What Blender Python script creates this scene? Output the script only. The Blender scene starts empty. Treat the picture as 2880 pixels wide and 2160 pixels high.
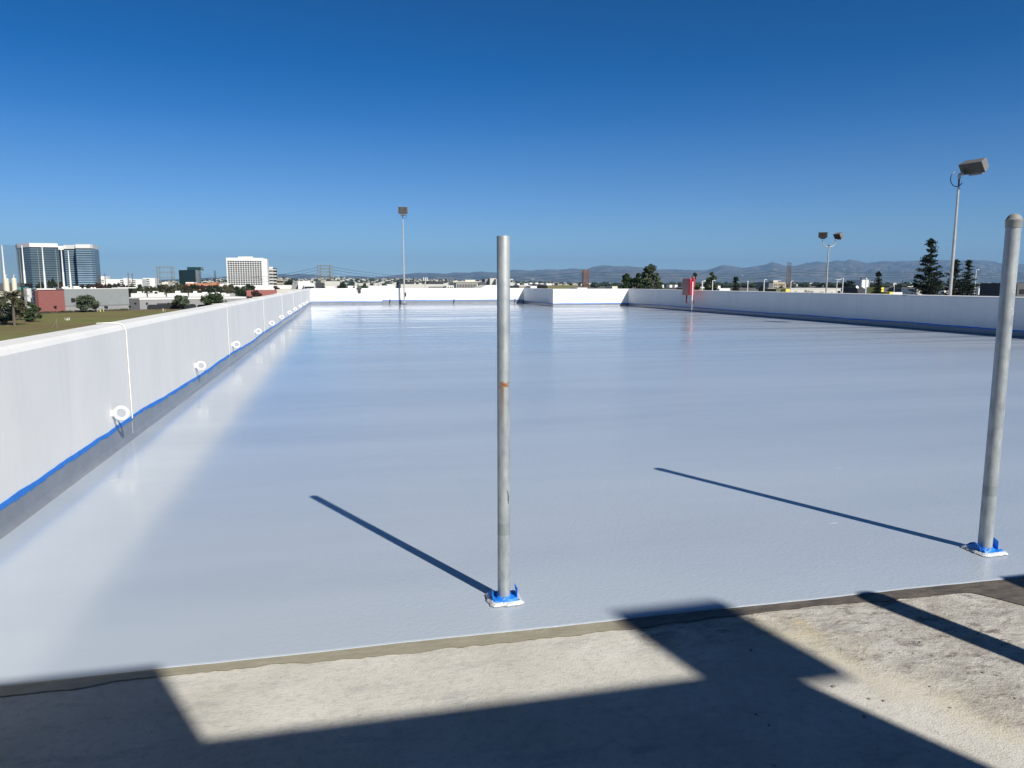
import bpy, bmesh, math, random
from mathutils import Vector, Matrix
R = math.radians
sc = bpy.context.scene
col = sc.collection
random.seed(7)
rnd = random.Random(11)

# ------------------------------------------------------------------ camera
F = 2087.0; CX, CY = 1440.0, 1080.0; HOR = 795.0; VPX = 958.0; EYE = 1.55
PITCH = math.atan((CY-HOR)/F); YAW = math.atan((CX-VPX)*math.cos(PITCH)/F)
cd = bpy.data.cameras.new('camera'); cam = bpy.data.objects.new('camera', cd); col.objects.link(cam)
cam.location = (0, 0, EYE); cam.rotation_euler = (math.pi/2-PITCH, 0, -YAW)
cd.sensor_width = 36; cd.lens = 36*F/2880; cd.clip_start = 0.05; cd.clip_end = 90000
sc.camera = cam

# ------------------------------------------------------------------ light
SUN_AZ = 115.5+180; SUN_EL = 37.8
S = Vector((math.cos(R(SUN_AZ))*math.cos(R(SUN_EL)), math.sin(R(SUN_AZ))*math.cos(R(SUN_EL)), math.sin(R(SUN_EL))))
w = bpy.data.worlds.new('World'); sc.world = w; w.use_nodes = True
nt = w.node_tree; bg = nt.nodes['Background']
sky = nt.nodes.new('ShaderNodeTexSky'); sky.sky_type = 'NISHITA'; sky.sun_disc = False
sky.sun_elevation = R(SUN_EL); sky.sun_rotation = math.atan2(S.x, S.y)
sky.air_density = 0.5; sky.dust_density = 0.0; sky.ozone_density = 10.0; sky.altitude = 0
# clear winter sky: paler and less saturated low down, deeper blue higher up
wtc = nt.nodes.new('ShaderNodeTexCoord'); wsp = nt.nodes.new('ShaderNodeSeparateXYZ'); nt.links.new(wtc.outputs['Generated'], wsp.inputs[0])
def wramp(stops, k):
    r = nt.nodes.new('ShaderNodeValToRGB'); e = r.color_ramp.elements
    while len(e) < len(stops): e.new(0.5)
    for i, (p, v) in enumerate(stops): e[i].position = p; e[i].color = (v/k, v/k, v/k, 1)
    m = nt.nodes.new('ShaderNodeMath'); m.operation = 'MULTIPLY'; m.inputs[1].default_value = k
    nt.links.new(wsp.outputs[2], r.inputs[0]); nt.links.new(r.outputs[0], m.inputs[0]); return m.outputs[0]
hs = nt.nodes.new('ShaderNodeHueSaturation'); hs.inputs['Hue'].default_value = 0.5
nt.links.new(wramp([(0.0, 0.76), (0.04, 0.86), (0.10, 1.0), (0.20, 1.14), (0.36, 1.25), (0.7, 1.2)], 2.0), hs.inputs['Saturation'])
nt.links.new(wramp([(0.0, 0.468), (0.04, 0.475), (0.10, 0.488), (0.20, 0.495), (0.34, 0.498)], 1.0), hs.inputs['Hue'])
nt.links.new(wramp([(0.0, 1.10), (0.04, 1.26), (0.10, 1.55), (0.18, 1.68), (0.36, 1.50), (0.60, 0.45)], 2.0), hs.inputs['Value'])  # sky above the frame dimmed below its natural value to deepen the shadows
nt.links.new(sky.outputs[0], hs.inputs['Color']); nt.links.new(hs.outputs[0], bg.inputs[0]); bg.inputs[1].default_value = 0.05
sl = bpy.data.lights.new('sun', 'SUN'); sl.energy = 4.3; sl.angle = R(0.53); sl.color = (1.0, 0.95, 0.86)
so = bpy.data.objects.new('sun', sl); col.objects.link(so); so.rotation_euler = (-S).to_track_quat('-Z', 'Y').to_euler(); so.location = (0, 0, 60)
sc.view_settings.view_transform = 'Standard'; sc.view_settings.look = 'None'
sc.view_settings.exposure = 0.42; sc.view_settings.gamma = 1.0
sc.cycles.max_bounces = 8; sc.cycles.volume_bounces = 0; sc.cycles.volume_step_rate = 1

# ------------------------------------------------------------------ helpers: sight lines -> places on the ground
fw = Vector((math.sin(YAW)*math.cos(PITCH), math.cos(YAW)*math.cos(PITCH), -math.sin(PITCH)))
rt = Vector((math.cos(YAW), -math.sin(YAW), 0)); up = rt.cross(fw)
GZ = -9.0
def ray(u, v=HOR): return fw*F + rt*(u-CX) + up*(CY-v)
def xy(u, Y):
    d = ray(u); return Vector((Y*d.x/d.y, Y, 0))
def gnd(u, v, z=GZ):
    d = ray(u, v); t = (z-EYE)/d.z; return Vector((d.x*t, d.y*t, z))
def zat(v, P):
    k = (CY-v)/F
    a = P[0]*up.x+P[1]*up.y; b = P[0]*fw.x+P[1]*fw.y
    return EYE+(k*b-a)/(up.z-k*fw.z)

# ------------------------------------------------------------------ materials
def mat(name, c, rough=0.7, metal=0.0, spec=0.5, var=0.0, scale=4.0, bump=0.0, bscale=30.0, stretch=(1,1,1), c2=None, thr=None, detail=6):
    m = bpy.data.materials.new(name); m.use_nodes = True; t = m.node_tree; b = t.nodes['Principled BSDF']
    b.inputs['Base Color'].default_value = (*c, 1); b.inputs['Roughness'].default_value = rough
    b.inputs['Metallic'].default_value = metal; b.inputs['Specular IOR Level'].default_value = spec
    tc = t.nodes.new('ShaderNodeTexCoord'); mp = t.nodes.new('ShaderNodeMapping'); mp.inputs['Scale'].default_value = stretch
    t.links.new(tc.outputs['Object'], mp.inputs[0])
    if var or c2:
        n = t.nodes.new('ShaderNodeTexNoise'); n.inputs['Scale'].default_value = scale; n.inputs['Detail'].default_value = detail
        t.links.new(mp.outputs[0], n.inputs['Vector'])
        r = t.nodes.new('ShaderNodeValToRGB')
        lo, hi = thr or (0.3, 0.7)
        r.color_ramp.elements[0].position = lo; r.color_ramp.elements[1].position = hi
        c_b = c2 or tuple(min(1, x*(1+var)) for x in c); c_a = c if c2 else tuple(x*(1-var) for x in c)
        r.color_ramp.elements[0].color = (*c_a, 1); r.color_ramp.elements[1].color = (*c_b, 1)
        t.links.new(n.outputs[0], r.inputs[0]); t.links.new(r.outputs[0], b.inputs['Base Color'])
    if bump:
        n2 = t.nodes.new('ShaderNodeTexNoise'); n2.inputs['Scale'].default_value = bscale; n2.inputs['Detail'].default_value = 4
        t.links.new(tc.outputs['Object'], n2.inputs['Vector'])
        bp = t.nodes.new('ShaderNodeBump'); bp.inputs['Strength'].default_value = 1; bp.inputs['Distance'].default_value = bump
        t.links.new(n2.outputs[0], bp.inputs['Height']); t.links.new(bp.outputs[0], b.inputs['Normal'])
    return m

class NT:   # tiny node-tree writer
    def __init__(s, name):
        s.m = bpy.data.materials.new(name); s.m.use_nodes = True; s.t = s.m.node_tree; s.b = s.t.nodes['Principled BSDF']
        s.geo = s.t.nodes.new('ShaderNodeTexCoord').outputs['Object']
    def link(s, a, b): s.t.links.new(a, b)
    def map(s, scale=(1,1,1), rot=0, loc=(0,0,0), src=None):
        n = s.t.nodes.new('ShaderNodeMapping'); n.inputs['Scale'].default_value = scale; n.inputs['Rotation'].default_value = (0,0,rot); n.inputs['Location'].default_value = loc
        s.link(src or s.geo, n.inputs[0]); return n.outputs[0]
    def noise(s, vec, scale, detail=5, rough=0.5, dist=0):
        n = s.t.nodes.new('ShaderNodeTexNoise'); n.inputs['Scale'].default_value = scale; n.inputs['Detail'].default_value = detail
        n.inputs['Roughness'].default_value = rough; n.inputs['Distortion'].default_value = dist
        s.link(vec, n.inputs['Vector']); return n.outputs[0]
    def mr(s, x, a, b, c=0.0, d=1.0):
        n = s.t.nodes.new('ShaderNodeMapRange'); n.inputs[1].default_value = a; n.inputs[2].default_value = b; n.inputs[3].default_value = c; n.inputs[4].default_value = d
        s.link(x, n.inputs[0]); return n.outputs[0]
    def math(s, op, a, b=None):
        n = s.t.nodes.new('ShaderNodeMath'); n.operation = op
        for i, x in enumerate((a, b)):
            if x is None: continue
            if isinstance(x, (int, float)): n.inputs[i].default_value = x
            else: s.link(x, n.inputs[i])
        return n.outputs[0]
    def mix(s, f, a, b):
        n = s.t.nodes.new('ShaderNodeMix'); n.data_type = 'RGBA'
        if isinstance(f, (int, float)): n.inputs[0].default_value = f
        else: s.link(f, n.inputs[0])
        for k, x in ((6, a), (7, b)):
            if isinstance(x, tuple): n.inputs[k].default_value = (*x, 1)
            else: s.link(x, n.inputs[k])
        return n.outputs[2]
    def sep(s, v=None):
        n = s.t.nodes.new('ShaderNodeSeparateXYZ'); s.link(v or s.geo, n.inputs[0]); return n.outputs
    def bump(s, h, dist, prev=None, strength=1.0):
        n = s.t.nodes.new('ShaderNodeBump'); n.inputs['Distance'].default_value = dist; n.inputs['Strength'].default_value = strength
        s.link(h, n.inputs['Height'])
        if prev is not None: s.link(prev, n.inputs['Normal'])
        return n.outputs[0]

def coating_material():
    k = NT('grey_coating')
    big = k.noise(k.map((0.10, 0.55, 1)), 1.0, 4)
    colr = k.mix(k.mr(big, 0.40, 0.60), (0.412, 0.472, 0.555), (0.465, 0.525, 0.605))
    spots = k.noise(k.map((1, 5, 1), 0.05), 3.2, 4)
    colr = k.mix(k.mr(spots, 0.73, 0.76), colr, (0.66, 0.69, 0.73))
    med = k.noise(k.map((0.8, 2.0, 1), 0.1), 1.7, 6, 0.6)
    colr = k.mix(k.math('MULTIPLY', k.mr(med, 0.45, 0.7), 0.25), colr, (0.48, 0.53, 0.60))
    k.link(colr, k.b.inputs['Base Color'])
    # gloss: matt roller stipple, with wet self-levelled runs across the deck and a wet strip by the left wall
    XX, YY, ZZ = k.sep()
    ln = k.noise(k.map((0.045, 1.25, 1), 0.015), 1.0, 3, 0.5)
    ln = k.math('MULTIPLY', k.mr(ln, 0.47, 0.51), k.mr(ln, 0.57, 0.53))
    ln = k.math('MULTIPLY', ln, k.mr(YY, 12.0, 20.0))
    far = k.math('MULTIPLY', k.mr(YY, 42.0, 52.0), 0.85)
    en = k.noise(k.map((0.7, 2.0, 1)), 1.6, 5, 0.6)
    lft = k.mr(k.math('ADD', XX, k.math('MULTIPLY', en, 1.4)), 1.2, -0.1)
    gl = k.math('MAXIMUM', k.math('MAXIMUM', ln, lft), far)
    k.link(k.mr(gl, 0.0, 1.0, 0.20, 0.035), k.b.inputs['Roughness'])
    k.b.inputs['IOR'].default_value = 1.6
    h0 = k.noise(k.map((0.035, 0.95, 1), 0.02), 1.0, 3, 0.5)
    h0 = k.math('MULTIPLY', k.mr(h0, 0.46, 0.53), k.mr(h0, 0.60, 0.53))
    h0 = k.math('MULTIPLY', h0, k.mr(YY, 14.0, 26.0))
    pt_ = k.noise(k.map((0.12, 0.25, 1)), 1.0, 3)
    h0 = k.math('MULTIPLY', h0, k.mr(pt_, 0.42, 0.58, 0.25, 1.0))
    n0 = k.bump(h0, 0.0045)
    h1 = k.noise(k.map((0.16, 2.2, 1)), 1.0, 3, 0.45)
    n1 = k.bump(h1, 0.0009, n0)
    h2 = k.noise(k.map((1, 1.25, 1)), 42, 5, 0.6)
    n2 = k.bump(k.math('MULTIPLY', h2, k.mr(gl, 0.0, 1.0, 1.0, 0.3)), 0.0024, n1)
    k.link(n2, k.b.inputs['Normal'])
    return k.m

def concrete_material():
    k = NT('bare_concrete')
    X, Y, Z = k.sep()
    n1 = k.noise(k.map(), 2.6, 9, 0.62)
    base = k.mix(k.mr(n1, 0.32, 0.68), (0.57, 0.55, 0.49), (0.71, 0.69, 0.635))
    n1b = k.noise(k.map(), 26, 6, 0.7)
    base = k.mix(k.math('MULTIPLY', k.mr(n1b, 0.50, 0.66), 0.45), base, (0.42, 0.40, 0.36))
    # worn zone: right of a curved edge, plus a strip along the coating
    wob = k.math('MULTIPLY', k.math('SUBTRACT', k.noise(k.map(), 3.2, 6, 0.6), 0.5), 0.7)
    q = k.math('ADD', k.math('ADD', X, k.math('MULTIPLY', Y, 0.5)), wob)
    zr = k.mr(q, 3.22, 3.36)
    q2 = k.math('MULTIPLY', k.mr(k.math('ADD', Y, k.math('MULTIPLY', wob, 0.5)), 2.72, 2.84), k.mr(k.math('ADD', X, k.math('MULTIPLY', wob, 0.15)), 1.20, 1.27))
    zone = k.math('MAXIMUM', zr, q2)
    band = k.math('MULTIPLY', k.mr(q, 3.02, 3.22), k.mr(q, 3.52, 3.30))
    band = k.math('MULTIPLY', band, k.mr(X, 1.6, 1.9))
    m = k.noise(k.map((1.0, 1.5, 1), -0.35), 5.5, 8, 0.68, 0.4)
    c = k.mix(k.math('MULTIPLY', zone, k.mr(m, 0.38, 0.62, 0.05, 0.8)), base, (0.36, 0.33, 0.295))
    f = k.noise(k.map((1.0, 2.2, 1), -0.45), 7.5, 12, 0.80)
    c = k.mix(k.math('MULTIPLY', zone, k.math('MULTIPLY', k.mr(f, 0.52, 0.60), 0.80)), c, (0.14, 0.105, 0.095))
    f3 = k.noise(k.map((1.0, 2.2, 1), -0.45, (7, 3, 0)), 12, 8, 0.7)
    c = k.mix(k.math('MULTIPLY', zone, k.math('MULTIPLY', k.mr(f3, 0.54, 0.62), 0.7)), c, (0.62, 0.59, 0.53))
    ye = k.noise(k.map((1.2, 0.9, 1), 0, (4, 2, 0)), 3.2, 7, 0.65)
    c = k.mix(k.math('MULTIPLY', band, k.mr(ye, 0.40, 0.60, 0.1, 0.65)), c, (0.63, 0.57, 0.42))
    c = k.mix(k.math('MULTIPLY', zone, k.mr(ye, 0.60, 0.68, 0, 0.6)), c, (0.60, 0.50, 0.31))
    # grey scuffs, scratches and pits on the smoother part
    sc_ = k.noise(k.map((1.0, 3.0, 1), 0.12), 2.4, 12, 0.78)
    c = k.mix(k.math('MULTIPLY', k.mr(sc_, 0.53, 0.64), 0.45), c, (0.33, 0.33, 0.34))
    p = k.noise(k.map((1.0, 1.7, 1)), 30, 3, 0.6)
    c = k.mix(k.math('MULTIPLY', k.mr(p, 0.67, 0.73), 0.55), c, (0.22, 0.21, 0.20))
    k.link(c, k.b.inputs['Base Color']); k.b.inputs['Roughness'].default_value = 0.9
    k.b.inputs['Specular IOR Level'].default_value = 0.3
    g = k.noise(k.map(), 130, 6, 0.7); n = k.bump(g, 0.0042)
    g2 = k.noise(k.map((1, 1.4, 1)), 30, 7, 0.68); hh = k.math('MULTIPLY', g2, k.mr(zone, 0, 1, 0.35, 1.0)); n = k.bump(hh, 0.0085, n)
    k.link(n, k.b.inputs['Normal'])
    return k.m

def primer_material():
    k = NT('wet_primer')
    X, Y, Z = k.sep()
    n = k.noise(k.map((1, 3, 1), 0.2), 7, 8, 0.7)
    a = k.mix(k.mr(n, 0.35, 0.65), (0.30, 0.275, 0.20), (0.40, 0.37, 0.28))
    b = k.mix(k.mr(n, 0.35, 0.62), (0.075, 0.062, 0.05), (0.17, 0.145, 0.115))
    c = k.mix(k.mr(X, 1.16, 1.24), a, b)
    k.link(c, k.b.inputs['Base Color']); k.b.inputs['Roughness'].default_value = 0.5; k.b.inputs['Specular IOR Level'].default_value = 0.4
    g = k.noise(k.map(), 120, 5, 0.7); k.link(k.bump(g, 0.003), k.b.inputs['Normal'])
    return k.m

def wall_material():
    k = NT('white_wall_paint')
    n1 = k.noise(k.map((1, 1, 0.35)), 1.6, 6, 0.6)
    base = k.mix(k.mr(n1, 0.3, 0.7), (0.78, 0.785, 0.775), (0.86, 0.855, 0.84))
    st = k.noise(k.map((5, 5, 0.35)), 1.3, 5, 0.6)
    c2 = k.mix(k.math('MULTIPLY', k.mr(st, 0.52, 0.72), 0.16), base, (0.55, 0.56, 0.56))
    k.link(c2, k.b.inputs['Base Color']); k.b.inputs['Roughness'].default_value = 0.62
    h = k.noise(k.map(), 3.5, 4); n = k.bump(h, 0.004)
    h2 = k.noise(k.map(), 90, 3); n = k.bump(h2, 0.0012, n)
    k.link(n, k.b.inputs['Normal'])
    return k.m

def galv_material(rust_z, rust_ang):
    k = NT('galvanised_steel')
    X, Y, Z = k.sep()
    n1 = k.noise(k.map((1, 1, 0.45)), 22, 6, 0.65)
    base = k.mix(k.mr(n1, 0.32, 0.68), (0.27, 0.31, 0.34), (0.47, 0.51, 0.53))
    n2 = k.noise(k.map((1, 1, 0.2)), 7, 5, 0.6)
    base = k.mix(k.math('MULTIPLY', k.mr(n2, 0.52, 0.6), 0.35), base, (0.55, 0.57, 0.57))
    # bands left by old tape near the base
    bd = k.math('MULTIPLY', k.mr(Z, 0.34, 0.345), k.mr(Z, 0.405, 0.40))
    base = k.mix(k.math('MULTIPLY', bd, 0.45), base, (0.20, 0.24, 0.26))
    # rust ring and runs
    nz = k.noise(k.map((6, 6, 1)), 6, 4)
    zz = k.math('ADD', Z, k.math('MULTIPLY', nz, 0.05))
    ring = k.math('MULTIPLY', k.mr(zz, rust_z+0.010, rust_z+0.020), k.mr(zz, rust_z+0.042, rust_z+0.032))
    runx = k.math('MULTIPLY', k.mr(X, -0.024, -0.018), k.mr(X, -0.002, -0.008))
    run = k.math('MULTIPLY', runx, k.math('MULTIPLY', k.mr(Z, rust_z-0.20, rust_z+0.0), k.mr(Z, rust_z+0.02, rust_z+0.01)))
    run = k.math('MULTIPLY', run, k.mr(Y, 0.0, -0.005))
    patch = k.math('MULTIPLY', k.mr(k.noise(k.map(), 45, 3), 0.42, 0.52), k.mr(X, 0.026, 0.016))
    ring = k.math('MULTIPLY', ring, patch)
    rm = k.math('MAXIMUM', k.math('MULTIPLY', ring, k.mr(Y, 0.0, -0.01)), k.math('MULTIPLY', run, k.mr(n1, 0.3, 0.6, 0.4, 0.95)))
    base = k.mix(rm, base, (0.30, 0.12, 0.04))
    k.link(base, k.b.inputs['Base Color']); k.b.inputs['Metallic'].default_value = 0.35; k.b.inputs['Roughness'].default_value = 0.55
    k.link(k.bump(n1, 0.0006), k.b.inputs['Normal'])
    return k.m

def field_material():
    k = NT('grass_field')
    n1 = k.noise(k.map((1, 1, 1)), 0.035, 7, 0.62, 0.5)
    n2 = k.noise(k.map((0.5, 1.6, 1)), 0.22, 6, 0.6)
    c = k.mix(k.mr(n1, 0.42, 0.58), (0.200, 0.200, 0.075), (0.210, 0.155, 0.085))
    c = k.mix(k.math('MULTIPLY', k.mr(n2, 0.45, 0.62), 0.6), c, (0.11, 0.135, 0.050))
    k.link(c, k.b.inputs['Base Color']); k.b.inputs['Roughness'].default_value = 1; k.b.inputs['Specular IOR Level'].default_value = 0.1
    k.link(k.bump(n2, 0.6), k.b.inputs['Normal'])
    return k.m

def mountain_material():
    k = NT('mountain_scrub')
    n1 = k.noise(k.map((1, 1, 1)), 0.0016, 8, 0.65)
    n2 = k.noise(k.map((1, 1, 0.6)), 0.005, 6, 0.6, 1.0)
    c = k.mix(k.mr(n1, 0.4, 0.62), (0.045, 0.058, 0.045), (0.16, 0.145, 0.12))
    c = k.mix(k.math('MULTIPLY', k.mr(n2, 0.59, 0.66), 0.45), c, (0.50, 0.45, 0.40))
    k.link(c, k.b.inputs['Base Color']); k.b.inputs['Roughness'].default_value = 1; k.b.inputs['Specular IOR Level'].default_value = 0
    return k.m

M = dict(
    coat=coating_material(), conc=concrete_material(), wall=wall_material(), galv=galv_material(1.075, 0),
    field=field_material(), mount=mountain_material(),
    cove=mat('grey_cove_coating', (0.225, 0.245, 0.28), 0.3, var=0.10, scale=5, bump=0.001, bscale=25),
    covelight=mat('pale_cove_coating', (0.36, 0.39, 0.42), 0.3),
    primer=primer_material(),
    tape=mat('blue_tape', (0.012, 0.20, 0.72), 0.5, var=0.12, scale=14, bump=0.003, bscale=40),
    caulk=mat('joint_sealant', (0.84, 0.83, 0.79), 0.5, bump=0.001, bscale=60),
    white=mat('white_paint', (0.80, 0.80, 0.77), 0.6), cream=mat('cream_paint', (0.72, 0.68, 0.56), 0.7),
    gloop=mat('wet_white_coating', (0.60, 0.63, 0.66), 0.2, bump=0.006, bscale=70),
    redm=mat('red_paint', (0.62, 0.02, 0.045), 0.35), redd=mat('red_shade_and_car', (0.22, 0.030, 0.040), 0.35, var=0.15, scale=3),
    dark=mat('dark_metal', (0.03, 0.032, 0.04), 0.5), bronze=mat('bronze_housing', (0.20, 0.19, 0.19), 0.45, var=0.15, scale=4),
    lens=mat('floodlight_lens', (0.045, 0.045, 0.04), 0.35, var=0.5, scale=6), panel=mat('pale_panel', (0.6, 0.62, 0.62), 0.4), pole=mat('pole_paint', (0.42, 0.42, 0.42), 0.45, var=0.12, scale=6),
    cable=mat('blue_black_cable', (0.01, 0.03, 0.10), 0.4),
    black=mat('black', (0.012, 0.013, 0.016), 0.5), glassd=mat('dark_window', (0.02, 0.025, 0.035), 0.12),
    win=mat('office_window', (0.03, 0.033, 0.036), 0.25, var=0.5, scale=0.12),
    gband=mat('blue_glass_band', (0.23, 0.33, 0.42), 0.15, var=0.25, scale=0.05), gdark=mat('dark_spandrel_glass', (0.016, 0.04, 0.075), 0.12),
    gband2=mat('grey_blue_glass', (0.11, 0.16, 0.19), 0.18, var=0.3, scale=0.05),
    ggreen=mat('green_glass', (0.012, 0.045, 0.048), 0.12), ggreen2=mat('green_glass_side', (0.02, 0.07, 0.075), 0.12),
    brick=mat('red_brick', (0.36, 0.135, 0.12), 0.9, var=0.12, scale=1.5, stretch=(0.3,0.3,3)), brickd=mat('brick_coping_and_shade', (0.20, 0.07, 0.06), 0.9, var=0.1),
    grey=mat('grey_stucco', (0.255, 0.28, 0.285), 0.9, var=0.05, scale=0.4), grey2=mat('grey_stucco_low', (0.30, 0.30, 0.31), 0.9, var=0.05, scale=0.4),
    greyd=mat('dark_grey_wall', (0.10, 0.105, 0.11), 0.9, var=0.08, scale=0.3), slate=mat('slate_wall', (0.05, 0.055, 0.065), 0.8, var=0.1, scale=0.3),
    stone=mat('pale_stucco', (0.60, 0.59, 0.54), 0.9, var=0.06, scale=0.2), tan=mat('tan_stucco', (0.42, 0.36, 0.27), 0.9, var=0.1, scale=0.2),
    orange=mat('orange_stucco', (0.52, 0.22, 0.12), 0.9, var=0.06, scale=0.2), yellow=mat('yellow_paint', (0.78, 0.66, 0.14), 0.8), olive=mat('olive_wall', (0.16, 0.16, 0.08), 0.9),
    salmon=mat('salmon_paint', (0.75, 0.33, 0.26), 0.8), teal=mat('teal_letters', (0.15, 0.5, 0.48), 0.5),
    leaf=mat('leaf_green', (0.045, 0.070, 0.030), 0.8, spec=0.2, var=0.5, scale=0.5), leaf2=mat('leaf_grey_green', (0.085, 0.110, 0.068), 0.8, spec=0.2, var=0.5, scale=0.5),
    leafd=mat('leaf_dark', (0.022, 0.035, 0.020), 0.8, spec=0.2, var=0.4, scale=0.4), leafr=mat('leaf_brown', (0.055, 0.036, 0.030), 0.8, spec=0.2, var=0.4, scale=0.4),
    leafo=mat('leaf_olive', (0.085, 0.085, 0.045), 0.8, spec=0.2, var=0.4, scale=0.4),
    leafn=mat('pine_needles', (0.020, 0.034, 0.020), 0.8, spec=0.2, var=0.4, scale=0.6),
    bark=mat('bark', (0.13, 0.11, 0.09), 0.9, var=0.3, scale=2), rustm=mat('rusty_lattice', (0.25, 0.15, 0.11), 0.8), latt=mat('grey_lattice', (0.27, 0.26, 0.22), 0.7),
    wire=mat('wire', (0.10, 0.11, 0.11), 0.6), wood=mat('wood_pole', (0.16, 0.12, 0.10), 0.9),
    soil=mat('city_ground', (0.13, 0.12, 0.10), 1.0, var=0.35, scale=0.01), hill=mat('hill_scrub', (0.045, 0.06, 0.035), 1.0, var=0.45, scale=0.006, spec=0.0),
    cloth=mat('grey_cloth', (0.10, 0.09, 0.10), 0.9, var=0.3, scale=6), chalk=mat('chalk', (0.75, 0.75, 0.72), 0.9),
    deckside=mat('structure_concrete', (0.45, 0.44, 0.40), 0.9, var=0.1, scale=0.5), asphalt=mat('asphalt', (0.05, 0.05, 0.052), 0.9, var=0.15, scale=0.3),
    rock=mat('loose_rubble', (0.3, 0.27, 0.24), 0.9), pvc=mat('white_pvc', (0.78, 0.74, 0.68), 0.5),
)

# ------------------------------------------------------------------ mesh builder
class MB:
    def __init__(s): s.v = []; s.f = []
    def add(s, vs, fs):
        o = len(s.v); s.v += [tuple(x) for x in vs]; s.f += [tuple(i+o for i in f) for f in fs]
    def box(s, x0, x1, y0, y1, z0, z1):
        s.add([(x0,y0,z0),(x1,y0,z0),(x1,y1,z0),(x0,y1,z0),(x0,y0,z1),(x1,y0,z1),(x1,y1,z1),(x0,y1,z1)],
              [(0,3,2,1),(4,5,6,7),(0,1,5,4),(1,2,6,5),(2,3,7,6),(3,0,4,7)]); return s
    def prism(s, pts, z0, z1):   # pts counter-clockwise in plan
        n = len(pts)
        s.add([(*p, z0) for p in pts]+[(*p, z1) for p in pts],
              [tuple(reversed(range(n))), tuple(range(n, 2*n))]+[(i, (i+1) % n, n+(i+1) % n, n+i) for i in range(n)]); return s
    def sweep(s, path, prof, closed=True):   # profile points (a,b) carried along path of frames (P, A, B)
        n = len(prof); vs = []; fs = []
        for P, A, B in path:
            vs += [P+A*a+B*b for a, b in prof]
        for i in range(len(path)-1):
            for j in range(n if closed else n-1):
                a = i*n+j; b = i*n+(j+1) % n
                fs.append((a, b, b+n, a+n))
        if closed: fs += [tuple(reversed(range(n))), tuple(range((len(path)-1)*n, len(path)*n))]
        s.add(vs, fs); return s
    def tube(s, pts, r, n=8, cap=True, closed=False):
        pts = [Vector(p) for p in pts]; m = len(pts); rs = r if isinstance(r, (list, tuple)) else [r]*m
        vs = []; fs = []; ref = None
        for i, p in enumerate(pts):
            if closed: d = pts[(i+1) % m]-pts[i-1]
            else: d = pts[min(i+1, m-1)]-pts[max(i-1, 0)]
            d.normalize()
            if ref is None: ref = Vector((0,0,1)) if abs(d.z) < 0.9 else Vector((1,0,0))
            a = d.cross(ref).normalized(); b = a.cross(d); ref = b
            for j in range(n):
                t = 2*math.pi*j/n; vs.append(p+(a*math.cos(t)+b*math.sin(t))*rs[i])
        for i in range(m if closed else m-1):
            for j in range(n):
                a0 = i*n+j; a1 = i*n+(j+1) % n; k = ((i+1) % m)*n
                fs.append((a0, a1, k+(j+1) % n, k+j))
        if cap and not closed: fs += [tuple(reversed(range(n))), tuple(range((m-1)*n, m*n))]
        s.add(vs, fs); return s
    def lathe(s, prof, n=24, c=(0,0,0)):
        vs = []; fs = []
        for r, z in prof:
            for j in range(n):
                t = 2*math.pi*j/n; vs.append((c[0]+r*math.cos(t), c[1]+r*math.sin(t), c[2]+z))
        for i in range(len(prof)-1):
            for j in range(n): fs.append((i*n+j, i*n+(j+1) % n, (i+1)*n+(j+1) % n, (i+1)*n+j))
        fs += [tuple(reversed(range(n))), tuple(range((len(prof)-1)*n, len(prof)*n))]
        s.add(vs, fs); return s
    def xf(s, m):
        s.v = [tuple(m @ Vector(p)) for p in s.v]; return s
    def leaf(s, p, size, rg=rnd):
        a = Vector((rg.gauss(0,1), rg.gauss(0,1), rg.gauss(0,1))).normalized(); b = a.orthogonal().normalized()
        t = rg.uniform(0, 6.28); b = (Matrix.Rotation(t, 3, a) @ b); c = a.cross(b)
        p = Vector(p); q = size
        s.add([p-b*q, p+c*q*0.55, p+b*q, p-c*q*0.55], [(0,1,2,3)])
    def build(s, name, m, parent=None, smooth=False, bevel=0, seg=2):
        me = bpy.data.meshes.new(name); me.from_pydata(s.v, [], s.f); me.materials.append(m if not isinstance(m, str) else M[m]); me.update()
        o = bpy.data.objects.new(name, me); col.objects.link(o)
        if parent: o.parent = parent
        if smooth:
            me.polygons.foreach_set('use_smooth', [True]*len(me.polygons))
            me.set_sharp_from_angle(angle=R(40))
        if bevel:
            b = o.modifiers.new('bevel', 'BEVEL'); b.width = bevel; b.segments = seg; b.limit_method = 'ANGLE'
        return o
def tag(o, label, cat, group=None):
    o['label'] = label; o['category'] = cat
    if group: o['group'] = group
    return o
def struct(o, label=None, kind='structure'):
    o['kind'] = kind
    if label: o['label'] = label
    return o
def thing(name, label, cat, loc=(0,0,0), rz=0, group=None):
    o = bpy.data.objects.new(name, None); col.objects.link(o); o.location = loc; o.rotation_euler = (0,0,rz); o.empty_display_size = 0.2
    return tag(o, label, cat, group)
def copy_tree(o, parent=None):
    c = o.copy(); col.objects.link(c)
    if parent: c.parent = parent
    for ch in list(o.children): copy_tree(ch, c)
    return c
def box(name, m, p, x0, x1, y0, y1, z0, z1, bevel=0): return MB().box(x0, x1, y0, y1, z0, z1).build(name, m, p, bevel=bevel)

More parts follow.
